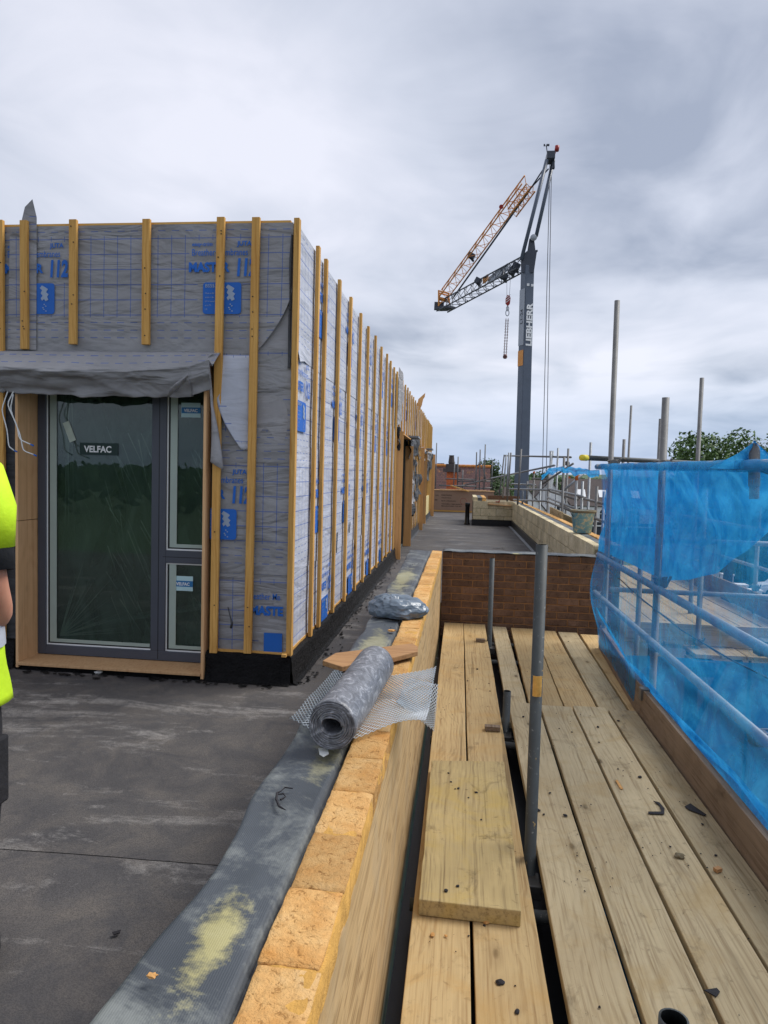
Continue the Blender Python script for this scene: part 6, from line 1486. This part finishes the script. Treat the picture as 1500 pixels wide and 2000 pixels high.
def loft(rings, n=28, wr=.0, seed=0, sup=2.4):
    mb = MB()
    for k, (cx, cy, z, rx, ry) in enumerate(rings):
        for j in range(n):
            t = 2*math.pi*j/n; c_, s_ = math.cos(t), math.sin(t); e = 2/sup
            x = math.copysign(abs(c_)**e, c_)*rx; y = math.copysign(abs(s_)**e, s_)*ry; w = 1+wr*nv(c_*2.2, s_*2.2, z*7+seed)
            mb.v.append((PO.x+cx+x*w, PO.y+cy+y*w, PO.z+z))
    for k in range(len(rings)-1):
        for j in range(n): mb.f.append((k*n+j, k*n+(j+1) % n, (k+1)*n+(j+1) % n, (k+1)*n+j))
    return mb
def dens(rings, m_=5):
    out = []
    for i in range(len(rings)-1):
        for k in range(m_): t = k/m_; out.append(tuple(a*(1-t)+b*t for a, b in zip(rings[i], rings[i+1])))
    return out+[rings[-1]]
vest = dens([(0, 0, .755, .235, .175), (0, 0, .85, .222, .165), (0, 0, 1.0, .205, .155), (0, 0, 1.15, .215, .155), (0, 0, 1.27, .240, .152), (0, 0, 1.35, .246, .142), (0, 0, 1.41, .225, .12), (0, 0, 1.455, .15, .10), (0, 0, 1.48, .095, .085)])
vo = loft(vest, wr=.05, seed=2).build('vest', 'hivis', per, smooth=True, solid=.004)
def band(z0, z1, grow=.006): 
    R_ = [tuple(r_) for r_ in vest if z0-.03 <= r_[2] <= z1+.03]; return [(r_[0], r_[1], r_[2], r_[3]+grow, r_[4]+grow) for r_ in R_]
for z0, z1 in ((.92, .95), (1.07, 1.10)): loft(band(z0, z1), wr=.05, seed=2).build('reflective_band', 'reflect', vo, smooth=True)
# shoulder caps of the oversize vest and reflective bands round the armhole
for s in (-1, 1):
    capv = MB(); capv.path([PO+Vector((s*.13, 0, 1.415)), PO+Vector((s*.18, -.005, 1.375)), PO+Vector((s*.212, -.01, 1.29)), PO+Vector((s*.215, -.012, 1.19))], [.060, .070, .072, .066], 20, cap=False); capv.build('vest_shoulder', 'hivis', vo, smooth=True, solid=.004)
    bd = MB(); bd.path([PO+Vector((s*.166, -.04, 1.425)), PO+Vector((s*.214, -.055, 1.35)), PO+Vector((s*.226, -.062, 1.29)), PO+Vector((s*.216, -.070, 1.20)), PO+Vector((s*.195, -.085, 1.10))], [.036, .042, .040, .036, .036], 14, cap=False); bd.build('reflective_band', 'reflect', vo, smooth=True)
    slv = MB(); slv.path([PO+Vector((s*.175, 0, 1.38)), PO+Vector((s*.212, -.012, 1.22)), PO+Vector((s*.229, -.02, 1.125))], [.07, .064, .060], 18, cap=False); slv.build('tshirt_sleeve', 'shirt', per, smooth=True, solid=.003)
loft(dens([(0, 0, .92, .19, .14), (0, 0, 1.2, .19, .14), (0, 0, 1.38, .2, .12), (0, 0, 1.46, .09, .085), (0, 0, 1.50, .068, .075)]), wr=.03).build('tshirt', 'shirt', per, smooth=True)
loft(dens([(0, 0, .80, .188, .145), (0, 0, .95, .175, .13), (0, 0, 1.0, .17, .125)]), wr=.04, seed=5).build('trouser_seat', 'trouser', per, smooth=True)
for s in (-1, 1):
    loft(dens([(s*.128, 0, .035, .088, .092), (s*.13, -.005, .12, .080, .088), (s*.128, .0, .3, .082, .088), (s*.120, .02, .50, .088, .09), (s*.108, .01, .70, .10, .11), (s*.098, 0, .86, .102, .13)], 6), 24, .12, 3+s).build('trouser_leg', 'trouser', per, smooth=True)
    MB().box((PO.x+s*.20, PO.y-.07, PO.z+.47), (PO.x+s*.222, PO.y+.07, PO.z+.66)).build('thigh_pocket', 'trouser', per, bevel=.008)
    bt = MB(); bt.path([PO+Vector((s*.118, -.08, .055)), PO+Vector((s*.115, -.03, .07)), PO+Vector((s*.10, .08, .06)), PO+Vector((s*.085, .16, .04))], [.05, .062, .058, .04], 14, sq=(.9, 1)); bt.build('boot', 'boot', per, smooth=True)
hr_ = MB(); bm = bmesh.new(); bmesh.ops.create_icosphere(bm, subdivisions=4, radius=1)
vs = [(PO.x+v.co.x*.088, PO.y+.018+v.co.y*.108, PO.z+1.655+v.co.z*.10) for v in bm.verts]; fs = [tuple(v.index for v in f.verts) for f in bm.faces if f.calc_center_median().z > -.35+.9*max(0, f.calc_center_median().y)]; bm.free()
hr_.add(vs, fs); hr_.build('hair', 'hair', per, smooth=True, solid=.004)
fc_ = PO+Vector((0, .125, 1.60)); nz_ = MB(); nz_.prism([fc_+Vector((-.014, -.01, -.03)), fc_+Vector((.014, -.01, -.03)), fc_+Vector((.006, -.012, .03)), fc_+Vector((-.006, -.012, .03))], (0, .026, -.008)); nz_.build('nose', 'skin', per, bevel=.006)
for s in (-1, 1):
    MB().lathe([(.0, -.011), (.009, -.006), (.012, 0), (.009, .006), (0, .011)], fc_+Vector((s*.03, -.012, .03)), 10, cap=False).build('eye', 'white', per, smooth=True)
    MB().path([PO+Vector((s*.082, .02, 1.575)), PO+Vector((s*.092, .015, 1.605)), PO+Vector((s*.088, .015, 1.64))], [.008, .014, .008], 8).build('ear', 'skin', per, smooth=True)
MB().beam(fc_+Vector((-.024, -.006, -.058)), fc_+Vector((.024, -.006, -.058)), .006, .008).build('mouth', 'red', per)
